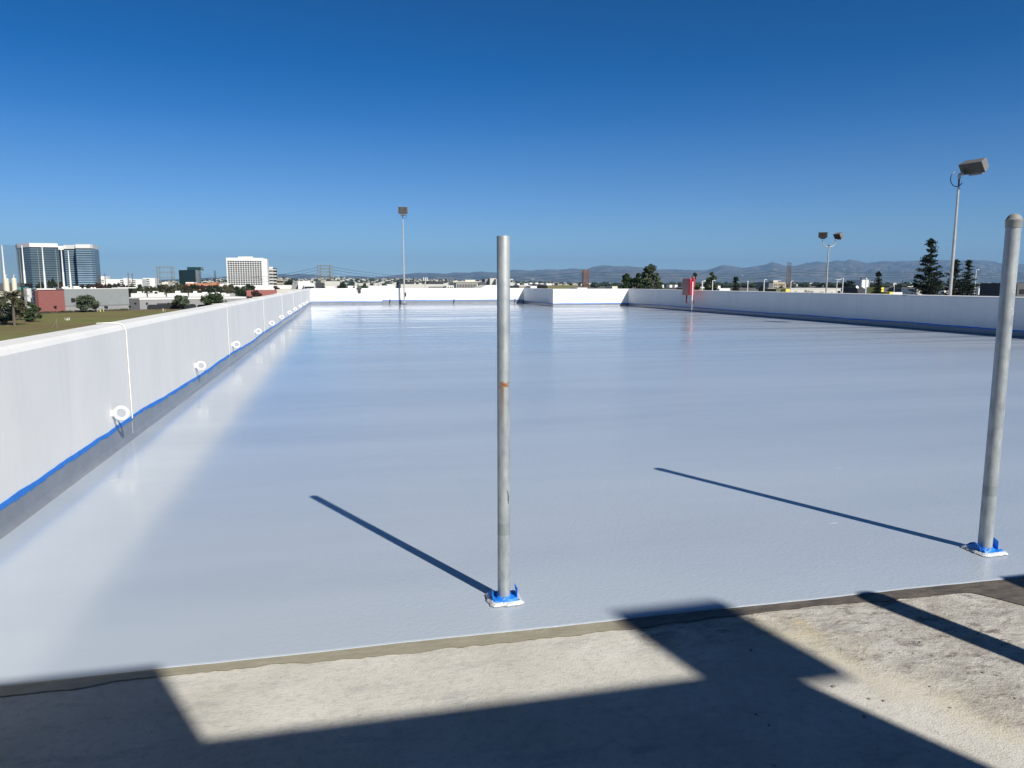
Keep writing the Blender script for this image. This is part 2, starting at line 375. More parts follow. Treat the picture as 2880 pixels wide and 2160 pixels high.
# ================================================================== SETTING
L, RX, FY, BY, BX = -2.1, 18.85, 55.5, 47.3, 13.6      # inner wall faces
WH = 1.14
def grid(x0, x1, y0, y1, z, nx=1, ny=1):
    b = MB()
    for i in range(nx+1):
        for j in range(ny+1): b.v.append((x0+(x1-x0)*i/nx, y0+(y1-y0)*j/ny, z))
    for i in range(nx):
        for j in range(ny):
            a = i*(ny+1)+j; b.f.append((a, a+ny+1, a+ny+2, a+1))
    return b
g = grid(-60000, 60000, -60000, 60000, GZ).build('ground', 'soil'); struct(g)
dk = MB().box(L-0.25, RX+0.25, -16, FY+0.25, GZ+0.004, -0.012).build('parking_structure', 'deckside'); struct(dk)
cf = grid(L-0.02, RX+0.02, -15.9, FY+0.02, 0.0).build('concrete_floor', 'conc'); struct(cf)
# primer strip between bare concrete and coating, ragged front edge
pr = MB(); N = 420; re = random.Random(5); off = 0
for i in range(N+1):
    x = L+(9.0-L)*i/N
    off = off*0.80+re.uniform(-1, 1)*0.011
    wdt = 0.092+off*0.7+0.015*math.sin(x*2.3)
    if x > 3.05: wdt += min(0.5, (x-3.05)*1.6)
    pr.v += [(x, 3.07-max(wdt, 0.05), 0.004), (x, 3.11, 0.004)]
for i in range(N): pr.f.append((2*i, 2*i+2, 2*i+3, 2*i+1))
struct(pr.build('primer_strip', 'primer'))
# coated floor: slightly raised membrane with a thin rolled front edge, widened round the notch
ct = MB()
outl = [(L, 3.06), (RX, 3.06), (RX, BY), (BX, BY), (BX, FY), (L, FY)]
xs = []
NF = 300
edge = []
for i in range(NF+1):
    x = L+(RX-L)*i/NF
    edge.append((x, 3.06+0.003*math.sin(x*5.1)+re.uniform(-0.0015, 0.0015)))
base = [(x, y, 0.003) for x, y in edge]; lip = [(x, y+0.003, 0.006) for x, y in edge]
top = [(x, y+0.012, 0.0075) for x, y in edge]
n = NF+1
ct.add(base+lip+top, [(i, i+1, n+i+1, n+i) for i in range(NF)]+[(n+i, n+i+1, 2*n+i+1, 2*n+i) for i in range(NF)])
ct.add(top+[(RX, BY, 0.0075), (BX, BY, 0.0075), (BX, FY, 0.0075), (L, FY, 0.0075)], [tuple(range(n+4))])
struct(ct.build('coated_floor', 'coat'))

# ------------------------------------------------------------------ parapet walls
def parapet(label, p0, p1, zt=0.19, h=WH, th=0.25, seed=1, tape=True, step=0.06, ext0=0.0, ext1=0.0, cap=True):
    """p0->p1 with the deck on the left-hand... the inner face runs p0->p1, deck lies towards n"""
    p0 = Vector((*p0, 0)); p1 = Vector((*p1, 0)); d = (p1-p0); Ln = d.length; d.normalize()
    n = Vector((-d.y, d.x, 0))           # towards the deck
    rz = math.atan2(d.y, d.x)
    t = thing('parapet_wall', label, 'wall', p0, rz)
    # local: x along, y towards deck, wall body y in [-th,0]
    prof = [(-th, -0.3), (0, -0.3), (0, h-0.05), (-0.018, h-0.02), (-0.04, h), (-th+0.03, h+0.008), (-th, h-0.02)]
    path = [(Vector((-ext0+ (Ln+ext0+ext1)*i/1, 0, 0)), Vector((0,1,0)), Vector((0,0,1))) for i in range(2)]
    MB().sweep(path, prof).build('wall_body', 'wall', t, smooth=False)
    # cove: grey coating turned up the wall with a fillet at the floor
    rg = random.Random(seed); N = max(4, int(Ln/step)); zs = []
    z = zt
    for i in range(N+1):
        z = zt+(z-zt)*0.96+rg.uniform(-1, 1)*0.0028
        zs.append(z+0.008*math.sin(i*step*0.9+seed))
    c = MB()
    for i in range(N+1):
        x = Ln*i/N
        pts = [(0.040, 0.0095), (0.026, 0.013), (0.014, 0.022), (0.007, 0.036), (0.0035, 0.048), (0.0035, zs[i]), (0.0, zs[i]+0.001)]
        c.v += [(x, a, b) for a, b in pts]
    k = 7
    for i in range(N):
        for j in range(k-1): c.f.append((i*k+j, i*k+j+1, (i+1)*k+j+1, (i+1)*k+j))
    c.build('cove', 'cove', t, smooth=True)
    if tape:
        b = MB(); o = 0.006
        dz = 0
        for i in range(N+1):
            x = Ln*i/N; dz = dz*0.72+rg.uniform(-1, 1)*0.008
            zt_, zb = zs[i]+0.012, zs[i]-0.030+dz
            b.v += [(x, 0.0005, zt_+0.001), (x, o, zt_), (x, o, zb), (x, 0.002, zb-0.001)]
        for i in range(N):
            for j in range(3): b.f.append((i*4+j, i*4+j+1, (i+1)*4+j+1, (i+1)*4+j))
        b.build('masking_tape', 'tape', t, smooth=True)
    return t
# note: direction chosen so that the deck lies on the left of travel
wl = parapet('long white parapet wall on the left with raised joints and white tie rings', (L, FY), (L, -6), ext0=0.25, seed=3)
wl.name = 'parapet_wall'
# raised joint strips over the left wall: y positions 8.04, 14.8, 21.5
for yj in (8.04, 14.8, 21.5, 28.2, 34.9, 41.6, 1.3):
    x = FY-yj
    if yj > 22: w2 = 0.014
    else: w2 = 0.030
    b = MB()
    lo = MB()
    for a, z in ((0.0085, 0.040), (0.007, 0.052), (0.007, 0.070), (0.007, 0.100), (0.007, 0.130), (0.007, 0.165)):
        lo.v += [(x-w2/2, a-0.002, z), (x+w2/2, a-0.002, z), (x-w2*0.3, a+0.003, z+0.004), (x+w2*0.3, a+0.003, z+0.004)]
    for i in range(5):
        for p_, q_ in ((0, 2), (2, 3), (3, 1)): lo.f.append((i*4+p_, i*4+q_, i*4+4+q_, i*4+4+p_))
    lo.build('coated_strip', 'covelight', wl, smooth=True)
    pts = [(0.010, 0.195), (0.008, WH-0.06), (-0.012, WH-0.012), (-0.045, WH+0.010), (-0.14, WH+0.017), (-0.252, WH+0.012)]
    for i, (a, z) in enumerate(pts):
        for dx, dy in ((-w2/2, 0), (-w2*0.3, 0.006), (w2*0.3, 0.006), (w2/2, 0)):
            q = pts[min(i+1, 5)][0]-pts[max(i-1, 0)][0], pts[min(i+1, 5)][1]-pts[max(i-1, 0)][1]
            l_ = math.hypot(*q); nx_, nz_ = q[1]/l_, -q[0]/l_
            b.v.append((x+dx, a+nx_*dy, z+nz_*dy))
    for i in range(5):
        for j in range(3): b.f.append((i*4+j, i*4+j+1, i*4+j+5, i*4+j+4))
    o = b.build('joint_strip', 'caulk', wl, smooth=True)
# for the vertical part above the tape the strip is white; the coated part below is inside the cove object
w1 = parapet('white far parapet wall left section beside the corner, a cloth hanging over it', (2.96, FY), (L, FY), zt=0.20, seed=4, ext0=0)
w2 = parapet('white far parapet wall middle section behind the leftmost light pole', (BX, FY-0.03), (2.96, FY-0.03), zt=0.26, seed=5, ext0=0.25)
for u_ in (1120,):
    x = BX-xy(u_, FY).x
    box('joint_strip', 'tan', w2, x-0.012, x+0.012, 0.001, 0.006, 0.28, WH-0.05)
w3 = parapet('short shaded return wall where the far parapet steps forward', (BX, BY+0.06), (BX, FY-0.03), zt=0.19, seed=6, ext0=0.0)
w4 = parapet('bright white far parapet wall section nearer than the rest, right of the step', (RX, BY), (BX, BY), zt=0.19, seed=7, ext0=0.25, ext1=0.003)
w5 = parapet('long shaded parapet wall along the right side of the deck', (RX, -6), (RX, BY), zt=0.20, seed=8)

# ------------------------------------------------------------------ tie rings on the left wall
def ring_proto():
    t = thing('tie_ring', '', 'ring')
    pts = [(0.082+0.055*math.cos(a), 0, 0.055*math.sin(a)) for a in [2*math.pi*i/32 for i in range(32)]]
    MB().tube(pts, 0.0165, 12, closed=True).build('eye', 'white', t, smooth=True)
    b = MB().lathe([(0.034, 0), (0.034, 0.010), (0.024, 0.020), (0.019, 0.045)], 20).xf(Matrix.Rotation(R(90), 4, 'Y'))
    b.build('flange', 'white', t, smooth=True)
    return t
rlab = ['white tie ring on the left wall nearest the camera, just before the first joint', 'second nearest white tie ring on the left wall, midway between two joints',
 'white tie ring just past the second joint of the left wall', 'fourth nearest tie ring, in front of the third joint of the left wall',
 'fifth nearest white tie ring, just past the third joint', 'sixth nearest white tie ring along the left wall', 'seventh nearest white tie ring along the left wall',
 'eighth nearest white tie ring along the left wall', 'ninth nearest white tie ring along the left wall', 'second farthest tie ring, near the far left corner', 'farthest tie ring, closest to the far left corner']
rp = ring_proto()
for i, (y, z) in enumerate([(7.42,.35),(11.48,.35),(15.3,.35),(19.3,.355),(23.1,.36),(26.95,.365),(31.0,.37),(34.9,.37),(39.1,.38),(43.1,.38),(47.0,.38)]):
    o = rp if i == 0 else copy_tree(rp)
    o.location = (L, y, z); o['label'] = rlab[i]; o['group'] = 'white tie rings along the left wall'

# ------------------------------------------------------------------ pipe posts with taped bases
def taped_base(t, r, seed, sc_=0.8):
    rg = random.Random(seed)
    # wet coating collar: ragged square ring
    b = MB(); N = 28
    for i in range(N):
        a = 2*math.pi*i/N; c, s_ = math.cos(a), math.sin(a); q = 0.105*sc_/max(abs(c), abs(s_))
        q = min(q, 0.14*sc_)+rg.uniform(-0.006, 0.006)
        for f, z in ((1.0, 0.0115), (0.96, 0.016+rg.uniform(0, 0.004)), (0.80, 0.022+rg.uniform(0, 0.006)), (0.62, 0.014)):
            b.v.append((c*q*f, s_*q*f, z))
    for i in range(N):
        for j in range(3):
            a0 = i*4+j; a1 = ((i+1) % N)*4+j; b.f.append((a0, a1, a1+1, a0+1))
    b.build('coating_collar', 'gloop', t, smooth=True)
    # crumpled blue tape: base plate cover with raised flaps
    b = MB(); N = 16
    for i in range(N):
        a = 2*math.pi*i/N; c, s_ = math.cos(a), math.sin(a); q = 0.090*sc_/max(abs(c), abs(s_)); q = min(q, 0.112*sc_)+rg.uniform(-0.009, 0.006)
        hgt = 0.018+rg.uniform(0, 0.022)
        b.v += [(c*q, s_*q, 0.0135), (c*(q*0.86), s_*(q*0.86), hgt), (c*(r+0.012), s_*(r+0.012), 0.016+rg.uniform(0, 0.01)), (c*(r+0.001), s_*(r+0.001), 0.030+rg.uniform(0, 0.012))]
    for i in range(N):
        for j in range(3):
            a0 = i*4+j; a1 = ((i+1) % N)*4+j; b.f.append((a0, a1, a1+1, a0+1))
    b.build('masking_tape', 'tape', t)
    for sgn, hh, w_ in ((1, 0.085, 0.028), (-1, 0.062, 0.045)):
        f = MB(); x = sgn*(r+0.022)
        pts = [(x+sgn*0.006, -w_, 0.018), (x+sgn*0.012, w_*0.3, 0.016), (x+sgn*0.004, w_, 0.020), (x+sgn*0.010, -w_*0.8, hh*0.8), (x, w_*0.1, hh), (x+sgn*0.018, w_*0.8, hh*0.55)]
        th_ = Vector((sgn*0.003, 0.001, 0))
        P = [Vector(p) for p in pts]; Q = [p+th_ for p in P]
        f.add(P+Q, [(0,1,4,3), (1,2,5,4), (6,9,10,7), (7,10,11,8), (0,3,9,6), (3,4,10,9), (4,5,11,10), (5,2,8,11), (2,1,7,8), (1,0,6,7)])
        f.build('tape_flap', 'tape', t)
p1 = thing('pipe_post', 'upright galvanised pipe post with rust streak in the centre, base wrapped in blue tape', 'post', (0.735, 3.39, 0.0), 0)
MB().lathe([(0.0305, 0.010), (0.0305, 1.757), (0.0290, 1.762), (0.0265, 1.762), (0.0265, 1.70)], 40).build('pipe', 'galv', p1, smooth=True)
taped_base(p1, 0.0305, 21)
mk = MB()
def on_pipe(t, y_, r): return (r*math.sin(t), -r*math.cos(t), y_)
for st in ([(0.35, .565), (0.55, .545), (0.62, .530), (0.45, .522)], [(0.42, .520), (0.62, .512), (0.55, .500)], [(0.5, .555), (0.58, .515)]):
    mk.tube([on_pipe(a, z, 0.0308) for a, z in st], 0.0016, 6)
mk.build('ink_mark', 'black', p1)
p2 = thing('pipe_post', 'thicker galvanised pipe post with a domed cap on the right, chalk letters down it', 'post', (3.595, 3.42, 0.0), 0)
k2 = galv_material(9.0, 0)
MB().lathe([(0.037, 0.010), (0.037, 1.884)], 40).build('pipe', k2, p2, smooth=True)
cp = MB().lathe([(0.0395, 1.835), (0.0405, 1.84), (0.0405, 1.868), (0.0425, 1.872), (0.0425, 1.878), (0.039, 1.881), (0.035, 1.891), (0.028, 1.901), (0.018, 1.908), (0.008, 1.911), (0.001, 1.912)], 36)
cp.xf(Matrix.Translation((0, 0, 0.012))).build('cap', mat('cap_steel', (0.28, 0.285, 0.28), 0.6, var=0.15, scale=30), p2, smooth=True)
taped_base(p2, 0.037, 33, 0.88)
ZT = 1.59
GL = {'I': [[(.5,0),(.5,1)],[(.3,1),(.5,1)]], 'E': [[(.9,0),(.1,0),(.1,1),(.9,1)],[(.1,.5),(.7,.5)]], 'O': [[(.5+.42*math.sin(a), .5+.5*math.cos(a)) for a in [i*.63 for i in range(11)]]],
      'R': [[(.1,0),(.1,1),(.8,.95),(.85,.6),(.1,.5),(.9,0)]], 'T': [[(.5,0),(.5,1)],[(.05,1),(.95,1)]], 'F': [[(.1,0),(.1,1),(.9,1)],[(.1,.5),(.7,.5)]], 'dash': [[(.0,.5),(.95,.6)]], 'V': [[(.05,1),(.45,0),(.95,1)]]}
for g_, z in (('I', 1.59), ('E', 1.50), ('O', 1.395), ('R', 1.30), ('T', 1.205), ('F', 1.11), ('dash', 1.03), ('dash', 0.93), ('V', 0.82)):
    ch = MB()
    for st in GL[g_]:
        ch.tube([on_pipe(-0.05-0.62*0.0+(a-0.5)*0.75+0.25, z-0.02+b*0.036, 0.0371) for a, b in st], 0.0011, 5)
    ch.build('chalk_letter', 'chalk', p2)

# pavement joints / loose bits on the bare concrete
dbr = random.Random(9)
b = MB()
for i in range(26):
    x, y = dbr.uniform(1.4, 2.9), dbr.uniform(2.1, 2.9); s_ = dbr.uniform(0.003, 0.009)
    pts = [(x+s_*dbr.uniform(.6, 1.2)*math.cos(a), y+s_*dbr.uniform(.6, 1.2)*math.sin(a)) for a in (0, 1.2, 2.5, 3.8, 5.1)]
    b.prism(pts, 0.0005, s_*0.6)
struct(b.build('rubble_crumbs', 'rock'), 'small crumbs of rubble lying on the bare concrete', 'stuff')

# ------------------------------------------------------------------ building behind the viewer that throws the foreground shadow
cot = 1/math.tan(R(SUN_EL)); cs, sn = math.cos(R(115.5)), math.sin(R(115.5))
def caster(x, y, z): return Vector((x-cs*cot*z, y-sn*cot*z, z))     # where a point at height z stands to shade (x, y)
bt = thing('stair_building', 'plain concrete stair building standing behind the viewer at the near end of the deck', 'building')
H1, H2 = 4.0, 4.48
a1 = caster(1.66, 2.53, H1); a2 = caster(-0.77, 3.10, H2)
yF = a1.y
MB().box(a2.x, a1.x, yF-4, yF, -0.01, H1).build('low_block', 'greyd', bt)
MB().box(-9, a2.x-0.003, yF-4, a2.y, -0.01, H2).build('tall_block', 'greyd', bt)
# unseen panel on a pole, added and shaped to cast the square shadow patch
H3 = 6.0
q = [caster(1.20, 3.16, H3), caster(1.76, 3.17, H3), caster(1.93, 2.45, H3-0.6), caster(1.37, 2.45, H3-0.6)]
fl = thing('shadow_panel_post', 'unseen tilted panel on a pole behind the viewer, added to cast the square shadow patch', 'shadow panel')
c3 = (q[0]+q[1]+q[2]+q[3])/4
dv = Vector((0, 0.22, 0))
hb = MB(); hb.add([p-dv*0.0 for p in q]+[p-Vector((0, 0.07, 0)) for p in q], [(0,1,2,3), (7,6,5,4), (0,4,5,1), (1,5,6,2), (2,6,7,3), (3,7,4,0)]); hb.build('lamp_head', 'bronze', fl)  # tilted plate, corners placed by the shadow it has to cast
MB().tube([(c3.x-0.1, c3.y-0.05, 0), (c3.x-0.1, c3.y-0.05, H3-0.25)], 0.05, 12).build('pole', 'pole', fl)
pt = thing('leaning_post', 'leaning round post just outside the frame on the right throwing a long stripe of shadow', 'post', (3.165, 1.04, 0))
MB().tube([(0, 0, 0), (0.31, 0, 1.70)], 0.074, 16).build('shaft', 'white', pt, smooth=True); MB().box(-0.12, 0.12, -0.09, 0.09, 0, 0.02).build('base_plate', 'dark', pt)
pt2 = thing('bollard_post', 'second square post farther right outside the frame', 'post', (caster(3.44, 3.03, 1.70).x, caster(3.44, 3.03, 1.7).y, 0))
MB().box(-0.10, 0.10, -0.07, 0.07, 0, 1.70).build('shaft', 'white', pt2, bevel=0.01); MB().box(-0.12, 0.12, -0.09, 0.09, 0, 0.02).build('base_plate', 'dark', pt2)

# ------------------------------------------------------------------ light poles
def flood_head(parent, loc, yaw, tilt, s=1.0, name='lamp_head'):
    """housing box with lens and knuckle; local +y is the lens direction"""
    m = Matrix.Translation(loc) @ Matrix.Rotation(yaw, 4, 'Z') @ Matrix.Rotation(tilt, 4, 'X') @ Matrix.Diagonal((*(s if isinstance(s, tuple) else (s, s, s)), 1))
    b = MB()
    b.add([(-.32,-.16,-.20),(.32,-.16,-.20),(.32,-.16,.20),(-.32,-.16,.20),(-.36,.20,-.24),(.36,.20,-.24),(.36,.20,.24),(-.36,.20,.24)],
          [(0,3,2,1),(4,5,6,7),(0,1,5,4),(1,2,6,5),(2,3,7,6),(3,0,4,7)])
    h = b.xf(m).build(name, 'bronze', parent, bevel=0.012)
    MB().box(-.33, .33, .204, .225, -.21, .21).xf(m).build('lens', 'lens', h)
    MB().box(-.20, .20, -.14, .12, -.34, -.205).xf(m).build('ballast_box', 'bronze', h)
    return h
lp = thing('light_pole', 'slim light pole with one box floodlight on the far deck against the white wall', 'light pole', (4.5, 54.85, 0))
MB().tube([(0,0,0.01),(0,0,2.4),(0,0,6.1)], [0.062, 0.05, 0.036], 16).build('pole', 'pole', lp, smooth=True)
MB().tube([(0,0,6.1),(0,0,6.40)], 0.026, 12).build('mast_tip', 'dark', lp)
MB().box(0.03, 0.13, -0.1, -0.02, 0.55, 0.85).build('hand_hole_cover', 'dark', lp)
MB().box(-0.16, 0.16, -0.16, 0.16, 0.0105, 0.04).build('base_plate', 'dark', lp)
MB().tube([(0.03,0,6.2),(0.18,-0.02,6.12),(0.26,0,6.25),(0.22,0,6.42)], 0.012, 8).build('cable', 'cable', lp)
flood_head(lp, Vector((0.02, 0, 6.68)), R(180-4), R(10), 0.95)
# the tall one outside the right wall
lp3 = thing('light_pole', 'tall leaning-looking light pole with one large tilted floodlight at upper right', 'light pole', (19.5, 20.72, 0))
MB().tube([(0,0,GZ+0.01),(0,0,0),(0,0,3.2),(0,0,3.2),(0,0,4.62)], [0.10, 0.055, 0.046, 0.040, 0.034], 20).build('pole', 'pole', lp3, smooth=True)
MB().tube([(0,0,4.62),(0,0,4.86)], 0.026, 12).build('mast_tip', 'dark', lp3)
h3 = flood_head(lp3, Vector((0.30, -0.26, 5.24)), R(100), R(-35), (1.10, 0.82, 0.82))
MB().tube([(0,0,4.86),(0.0,0,5.0),(0.12,0,5.02)], 0.05, 10).build('knuckle', 'pole', lp3, smooth=True)
MB().tube([(0.20+0.0*i, 0, 0) for i in range(0)] or [(-0.02+0.24*math.cos(a)-0.05, 0.02, 4.86+0.24*math.sin(a)) for a in [R(95)+R(235)*i/16 for i in range(17)]], 0.014, 8).build('cable', 'cable', lp3, smooth=True)
# the double-headed one farther away
P = xy(2325, 52)
lp2 = thing('light_pole', 'light pole with two floodlights on curved arms standing beyond the right wall', 'light pole', (P.x, P.y, 0))
zt = zat(694, P)
MB().tube([(0,0,GZ+0.01),(0,0,0),(0,0,zt)], [0.13, 0.065, 0.045], 14).build('pole', 'pole', lp2, smooth=True)
for s_ in (-1, 1):
    MB().tube([(0,0,zt), (s_*0.30,-0.0,zt+0.02), (s_*0.50,0,zt+0.16), (s_*0.56,0,zt+0.40), (s_*0.56,0,zt+0.52)], 0.035, 8).build('arm', 'pole', lp2, smooth=True)
MB().box(-0.04, 0.04, -0.04, 0.04, zt-0.0, zt+0.14).build('finial', 'dark', lp2)
flood_head(lp2, Vector((-0.56, 0, zt+0.90)), R(144), R(-4), 0.92)
flood_head(lp2, Vector((0.80, -0.05, zt+0.88)), R(100), R(-32), 0.92)

# ------------------------------------------------------------------ red cabinet on its post
rc = thing('fire_hose_cabinet', 'red fire hose cabinet hanging on a post in front of the right wall', 'cabinet', (18.3, 36.8, 0))
MB().tube([(0,0,0.0105),(0,0,0.62)], 0.035, 10).build('lower_post', 'galv', rc, smooth=True)
MB().tube([(0,-0.01,0.60),(0,-0.01,1.60)], 0.042, 10).build('post_sleeve', 'pvc', rc, smooth=True)
MB().box(-0.13, 0.13, 0.035, 0.95, 0.88, 1.76).build('cabinet_body', 'redm', rc, bevel=0.02)
MB().box(-0.145, -0.131, 0.09, 0.90, 0.91, 1.73).build('shade_tint_panel', 'redd', rc)  # darker red puts the shade of this side into its colour
MB().box(0.02, 0.13, -0.02, 0.20, 1.30, 1.86).build('hood', 'redm', rc, bevel=0.04)
MB().box(-0.02, 0.02, 0.0, 0.04, 1.6, 1.92).build('bracket', 'dark', rc)
for y_, nm in ((0.16, 'leg'), (0.62, 'leg')):
    MB().box(-0.03 if y_ > .3 else 0.14, 0.03 if y_ > .3 else 0.19, y_, y_+0.06, 0.44, 0.90).build(nm, 'redd' if 0 else mat('dark_red_leg', (0.10, 0.01, 0.02), 0.5), rc)

# ------------------------------------------------------------------ cloth over the far wall, drain stubs
b = MB(); rg = random.Random(3); PW = xy(1009, FY)
N1, N2 = 8, 12
for i in range(N1+1):
    for j in range(N2+1):
        s_ = i/N1-0.5; t_ = j/N2
        wdt = 0.34*(1-0.55*t_)*(1+0.15*math.sin(t_*9))
        x = PW.x+s_*wdt+0.03*t_; 
        if j < 2: y, z = FY+0.06-j*0.05, WH+0.03+0.01*j
        else: y, z = FY-0.05-0.03*math.sin(i*2.1+j), WH+0.02-(t_-0.12)*0.42
        b.v.append((x, y+rg.uniform(-.012, .012), z+rg.uniform(-.01, .01)))
for i in range(N1):
    for j in range(N2): a = i*(N2+1)+j; b.f.append((a, a+1, a+N2+2, a+N2+1))
o = b.build('draped_cloth', 'cloth'); tag(o, 'crumpled dark grey cloth draped over the far white wall', 'cloth')
sm = o.modifiers.new('thick', 'SOLIDIFY'); sm.thickness = 0.02
for u_, lab in ((1096, 'small dark drain stub at the foot of the far wall, left of the light pole'), (1277, 'small dark drain stub at the foot of the far wall, left of the pipe post'), (1449, 'small dark drain stub at the foot of the far wall beside the step shadow')):
    p = xy(u_, FY-0.12); t = thing('drain_stub', lab, 'drain', (p.x, p.y, 0.12), 0, 'drain stubs on the far wall')
    MB().tube([(0,0.1,0.10),(0,0,0.08),(0,-0.04,0.0)], 0.035, 8).build('pipe', 'dark', t); MB().box(-0.02, 0.02, 0.03, 0.06, 0.12, 0.24).build('clip', 'dark', t)

# ================================================================== THE CITY BEYOND
# grass field left of the deck
fpts = [gnd(-600, 905), gnd(-600, 884), gnd(112, 884), gnd(250, 877.5), gnd(470, 869.5), gnd(600, 868), gnd(900, 868)]
b = MB(); zf = GZ+0.06
pp = [(p.x, p.y) for p in fpts]+[(L-8, 300), (L-8, 20), (-400, 20)]
b.add([(x, y, zf) for x, y in pp], [tuple(range(len(pp)))]); struct(b.build('grass_field', 'field'))

def bld(name, label, cat, P0, P1, ztop, depth, m, roof=None, group=None, z0=GZ, rim=0.0, rimm='white', wallname='wall', bevel=0):
    """front face runs P0 (left) -> P1 (right) as seen from the deck; local x along the face, y away from the viewer"""
    d = Vector((P1.x-P0.x, P1.y-P0.y, 0)); W = d.length; rz = math.atan2(d.y, d.x)
    t = thing(name, label, cat, (P0.x, P0.y, z0), rz, group); H = ztop-z0
    box(wallname, m, t, 0, W, 0, depth, 0.02, H)
    if rim: box('roof_rim', rimm, t, -0.15, W+0.15, -0.15, depth+0.15, H-rim, H+0.03)
    elif roof: box('roof', roof, t, 0.1, W-0.1, 0.1, depth-0.1, H+0.002, H+0.15)
    t['W'] = W; t['H'] = H
    return t, W, H
def Bu(u0, u1, v, Y): return xy(u0, Y), xy(u1, Y), zat(v, xy((u0+u1)/2, Y))
def simple(name, label, cat, u0, u1, v, Y, depth, m, rows=0, wm='glassd', **k):
    P0, P1, z = Bu(u0, u1, v, Y); t, W, H = bld(name, label, cat, P0, P1, z, depth, m, **k)
    for i in range(rows):
        h = (zat(795, P0)-GZ+H)*0 + 3.6
        zc = H-2.6-i*3.6
        box('window_band', wm, t, W*0.04, W*0.96, -0.12, 0.02, zc-0.9, zc+0.7)
    return t, W, H

# --- brick and grey hall across the field
A0 = gnd(112, 881.5); A1 = gnd(185, 877.5); ztB = zat(817, A0)
bh, W, H = bld('brick_hall', 'red brick end block of the hall across the grass field', 'building', A0, A1, ztB, 1.2, 'brick', roof='stone')
MB().box(-0.02, 0, 0, 1.2, 0.02, H-0.05).build('side_wall', 'brickd', bh)  # shade on this end of the block put into a darker brick colour
box('coping', 'brickd', bh, -0.1, W+0.05, -0.1, 0.3, H, H+0.25)
MB().box(W*0.53, W*0.60, -0.7, -0.05, 2.0, 2.35).build('wall_lamp', 'black', bh)
A2 = gnd(365, 872.5); ztG = zat(813, A1)
gh, W, H = bld('grey_hall', 'long grey stucco hall with two dark square windows joined to the brick block', 'building', A1, A2, ztG, 6, 'grey', roof='white')
def on_face(t, u, v, A, Bp):    # point on the face A-B seen at (u, v) -> local x, z
    d = ray(u); ax, ay = A.x, A.y; bx_, by_ = Bp.x-A.x, Bp.y-A.y
    # solve A + s*(B-A) = k*d
    det = -bx_*d.y+by_*d.x
    s_ = (ax*d.y-ay*d.x)/det*1.0
    k_ = (ax+s_*bx_)/d.x
    P_ = (ax+s_*bx_, ay+s_*by_)
    return s_*math.hypot(bx_, by_), zat(v, P_)-GZ
for u0, u1 in ((196, 207), (211, 222)):
    x0, z1 = on_face(gh, u0, 838.5, A1, A2); x1, z0 = on_face(gh, u1, 850.5, A1, A2)
    wn = box('window', 'black', gh, x0, x1, -0.06, 0.05, z0, z1)
    MB().box(x0-0.12, x1+0.12, -0.10, -0.062, z0-0.15, z0).build('sill', 'grey2', wn)
x0, zb = on_face(gh, 186, 861, A1, A2)
box('lower_band', 'grey2', gh, 0.0, W, -0.05, -0.002, 0.02, zb-0.1); box('groove', 'slate', gh, 0.0, W, -0.06, -0.001, zb-0.1, zb+0.08)
for u, v, nm in ((290, 862, 'wall_lamp'), (294, 863, 'wall_lamp'), (359, 861, 'wall_box')):
    x, z = on_face(gh, u, v, A1, A2); box(nm, 'black', gh, x-0.3, x+0.35, -0.8, -0.07, z-0.15, z+0.2)
rg = random.Random(12)
for u, s_ in ((182, 1.0), (190, 1.3), (200, .4), (219, 1.6), (229, 0.7), (243, 0.6), (262, .6), (271, .6)):
    x, z = on_face(gh, u, 812, A1, A2); x = max(x, 0.6)
    MB().box(x-s_*0.6, x+s_*0.6, 1.5, 1.5+s_, H+0.16, H+0.3+s_*0.45).build('roof_vent', 'white', gh, bevel=0.1)
box('roof_fascia', 'white', gh, W*0.82, W+3, 0.0, 5, H+0.16, H+0.5)
# tower and mural left of the brick hall
A3 = gnd(92, 876); A4 = gnd(112, 879)
mu, W, H = bld('mural_wall', 'tall white wall panel with a dark abstract mural beside the brick block', 'wall', gnd(93, 874), gnd(109, 877), zat(811, gnd(93, 874)), 6, 'white')
rg = random.Random(4); b = MB()
for i in range(26):
    x = W*(0.35+0.3*math.sin(i*0.9)*0.5+rg.uniform(-.1, .1)); z = H*(0.15+0.03*i); b.box(x, x+W*rg.uniform(.12, .3), -0.05-0.001*i, -0.01, z, z+H*0.035)
b.build('mural_marks', 'slate', mu)
wp, W, H = bld('white_pylon', 'narrow white pylon standing between black sign tower and mural wall', 'pylon', gnd(80, 873), gnd(90, 873), zat(811, gnd(80, 873)), 4, 'white'); MB().box(-1.2, -0.02, 0, 4, 0.02, H).build('grey_side', 'grey2', wp)
st, W, H = bld('sign_tower', 'black sign tower with teal letters behind the palms at far left', 'sign', gnd(64, 872), gnd(79, 872), zat(797, gnd(64, 872)), 4, 'black')
for k_ in range(6): box('slat', 'slate', st, 0, W, -0.12, -0.01, H*(0.08+0.11*k_), H*(0.11+0.11*k_))
def text(parent, body, size, x, z, m, name='lettering'):
    c_ = bpy.data.curves.new(name, 'FONT'); c_.body = body; c_.size = size; c_.extrude = 0.03; c_.align_x = 'CENTER'
    o = bpy.data.objects.new(name, c_); col.objects.link(o); o.parent = parent; o.location = (x, -0.15, z); o.rotation_euler = (R(90), 0, 0); c_.materials.append(M[m])
    bpy.context.view_layer.update(); me = bpy.data.meshes.new_from_object(o); o2 = bpy.data.objects.new(name, me); col.objects.link(o2); o2.parent = parent; o2.location = o.location; o2.rotation_euler = o.rotation_euler
    bpy.data.objects.remove(o); return o2
text(st, 'THE', 0.8, W/2, H*0.90, 'grey'); text(st, 'BLVD', 1.9, W/2, H*0.74, 'teal')

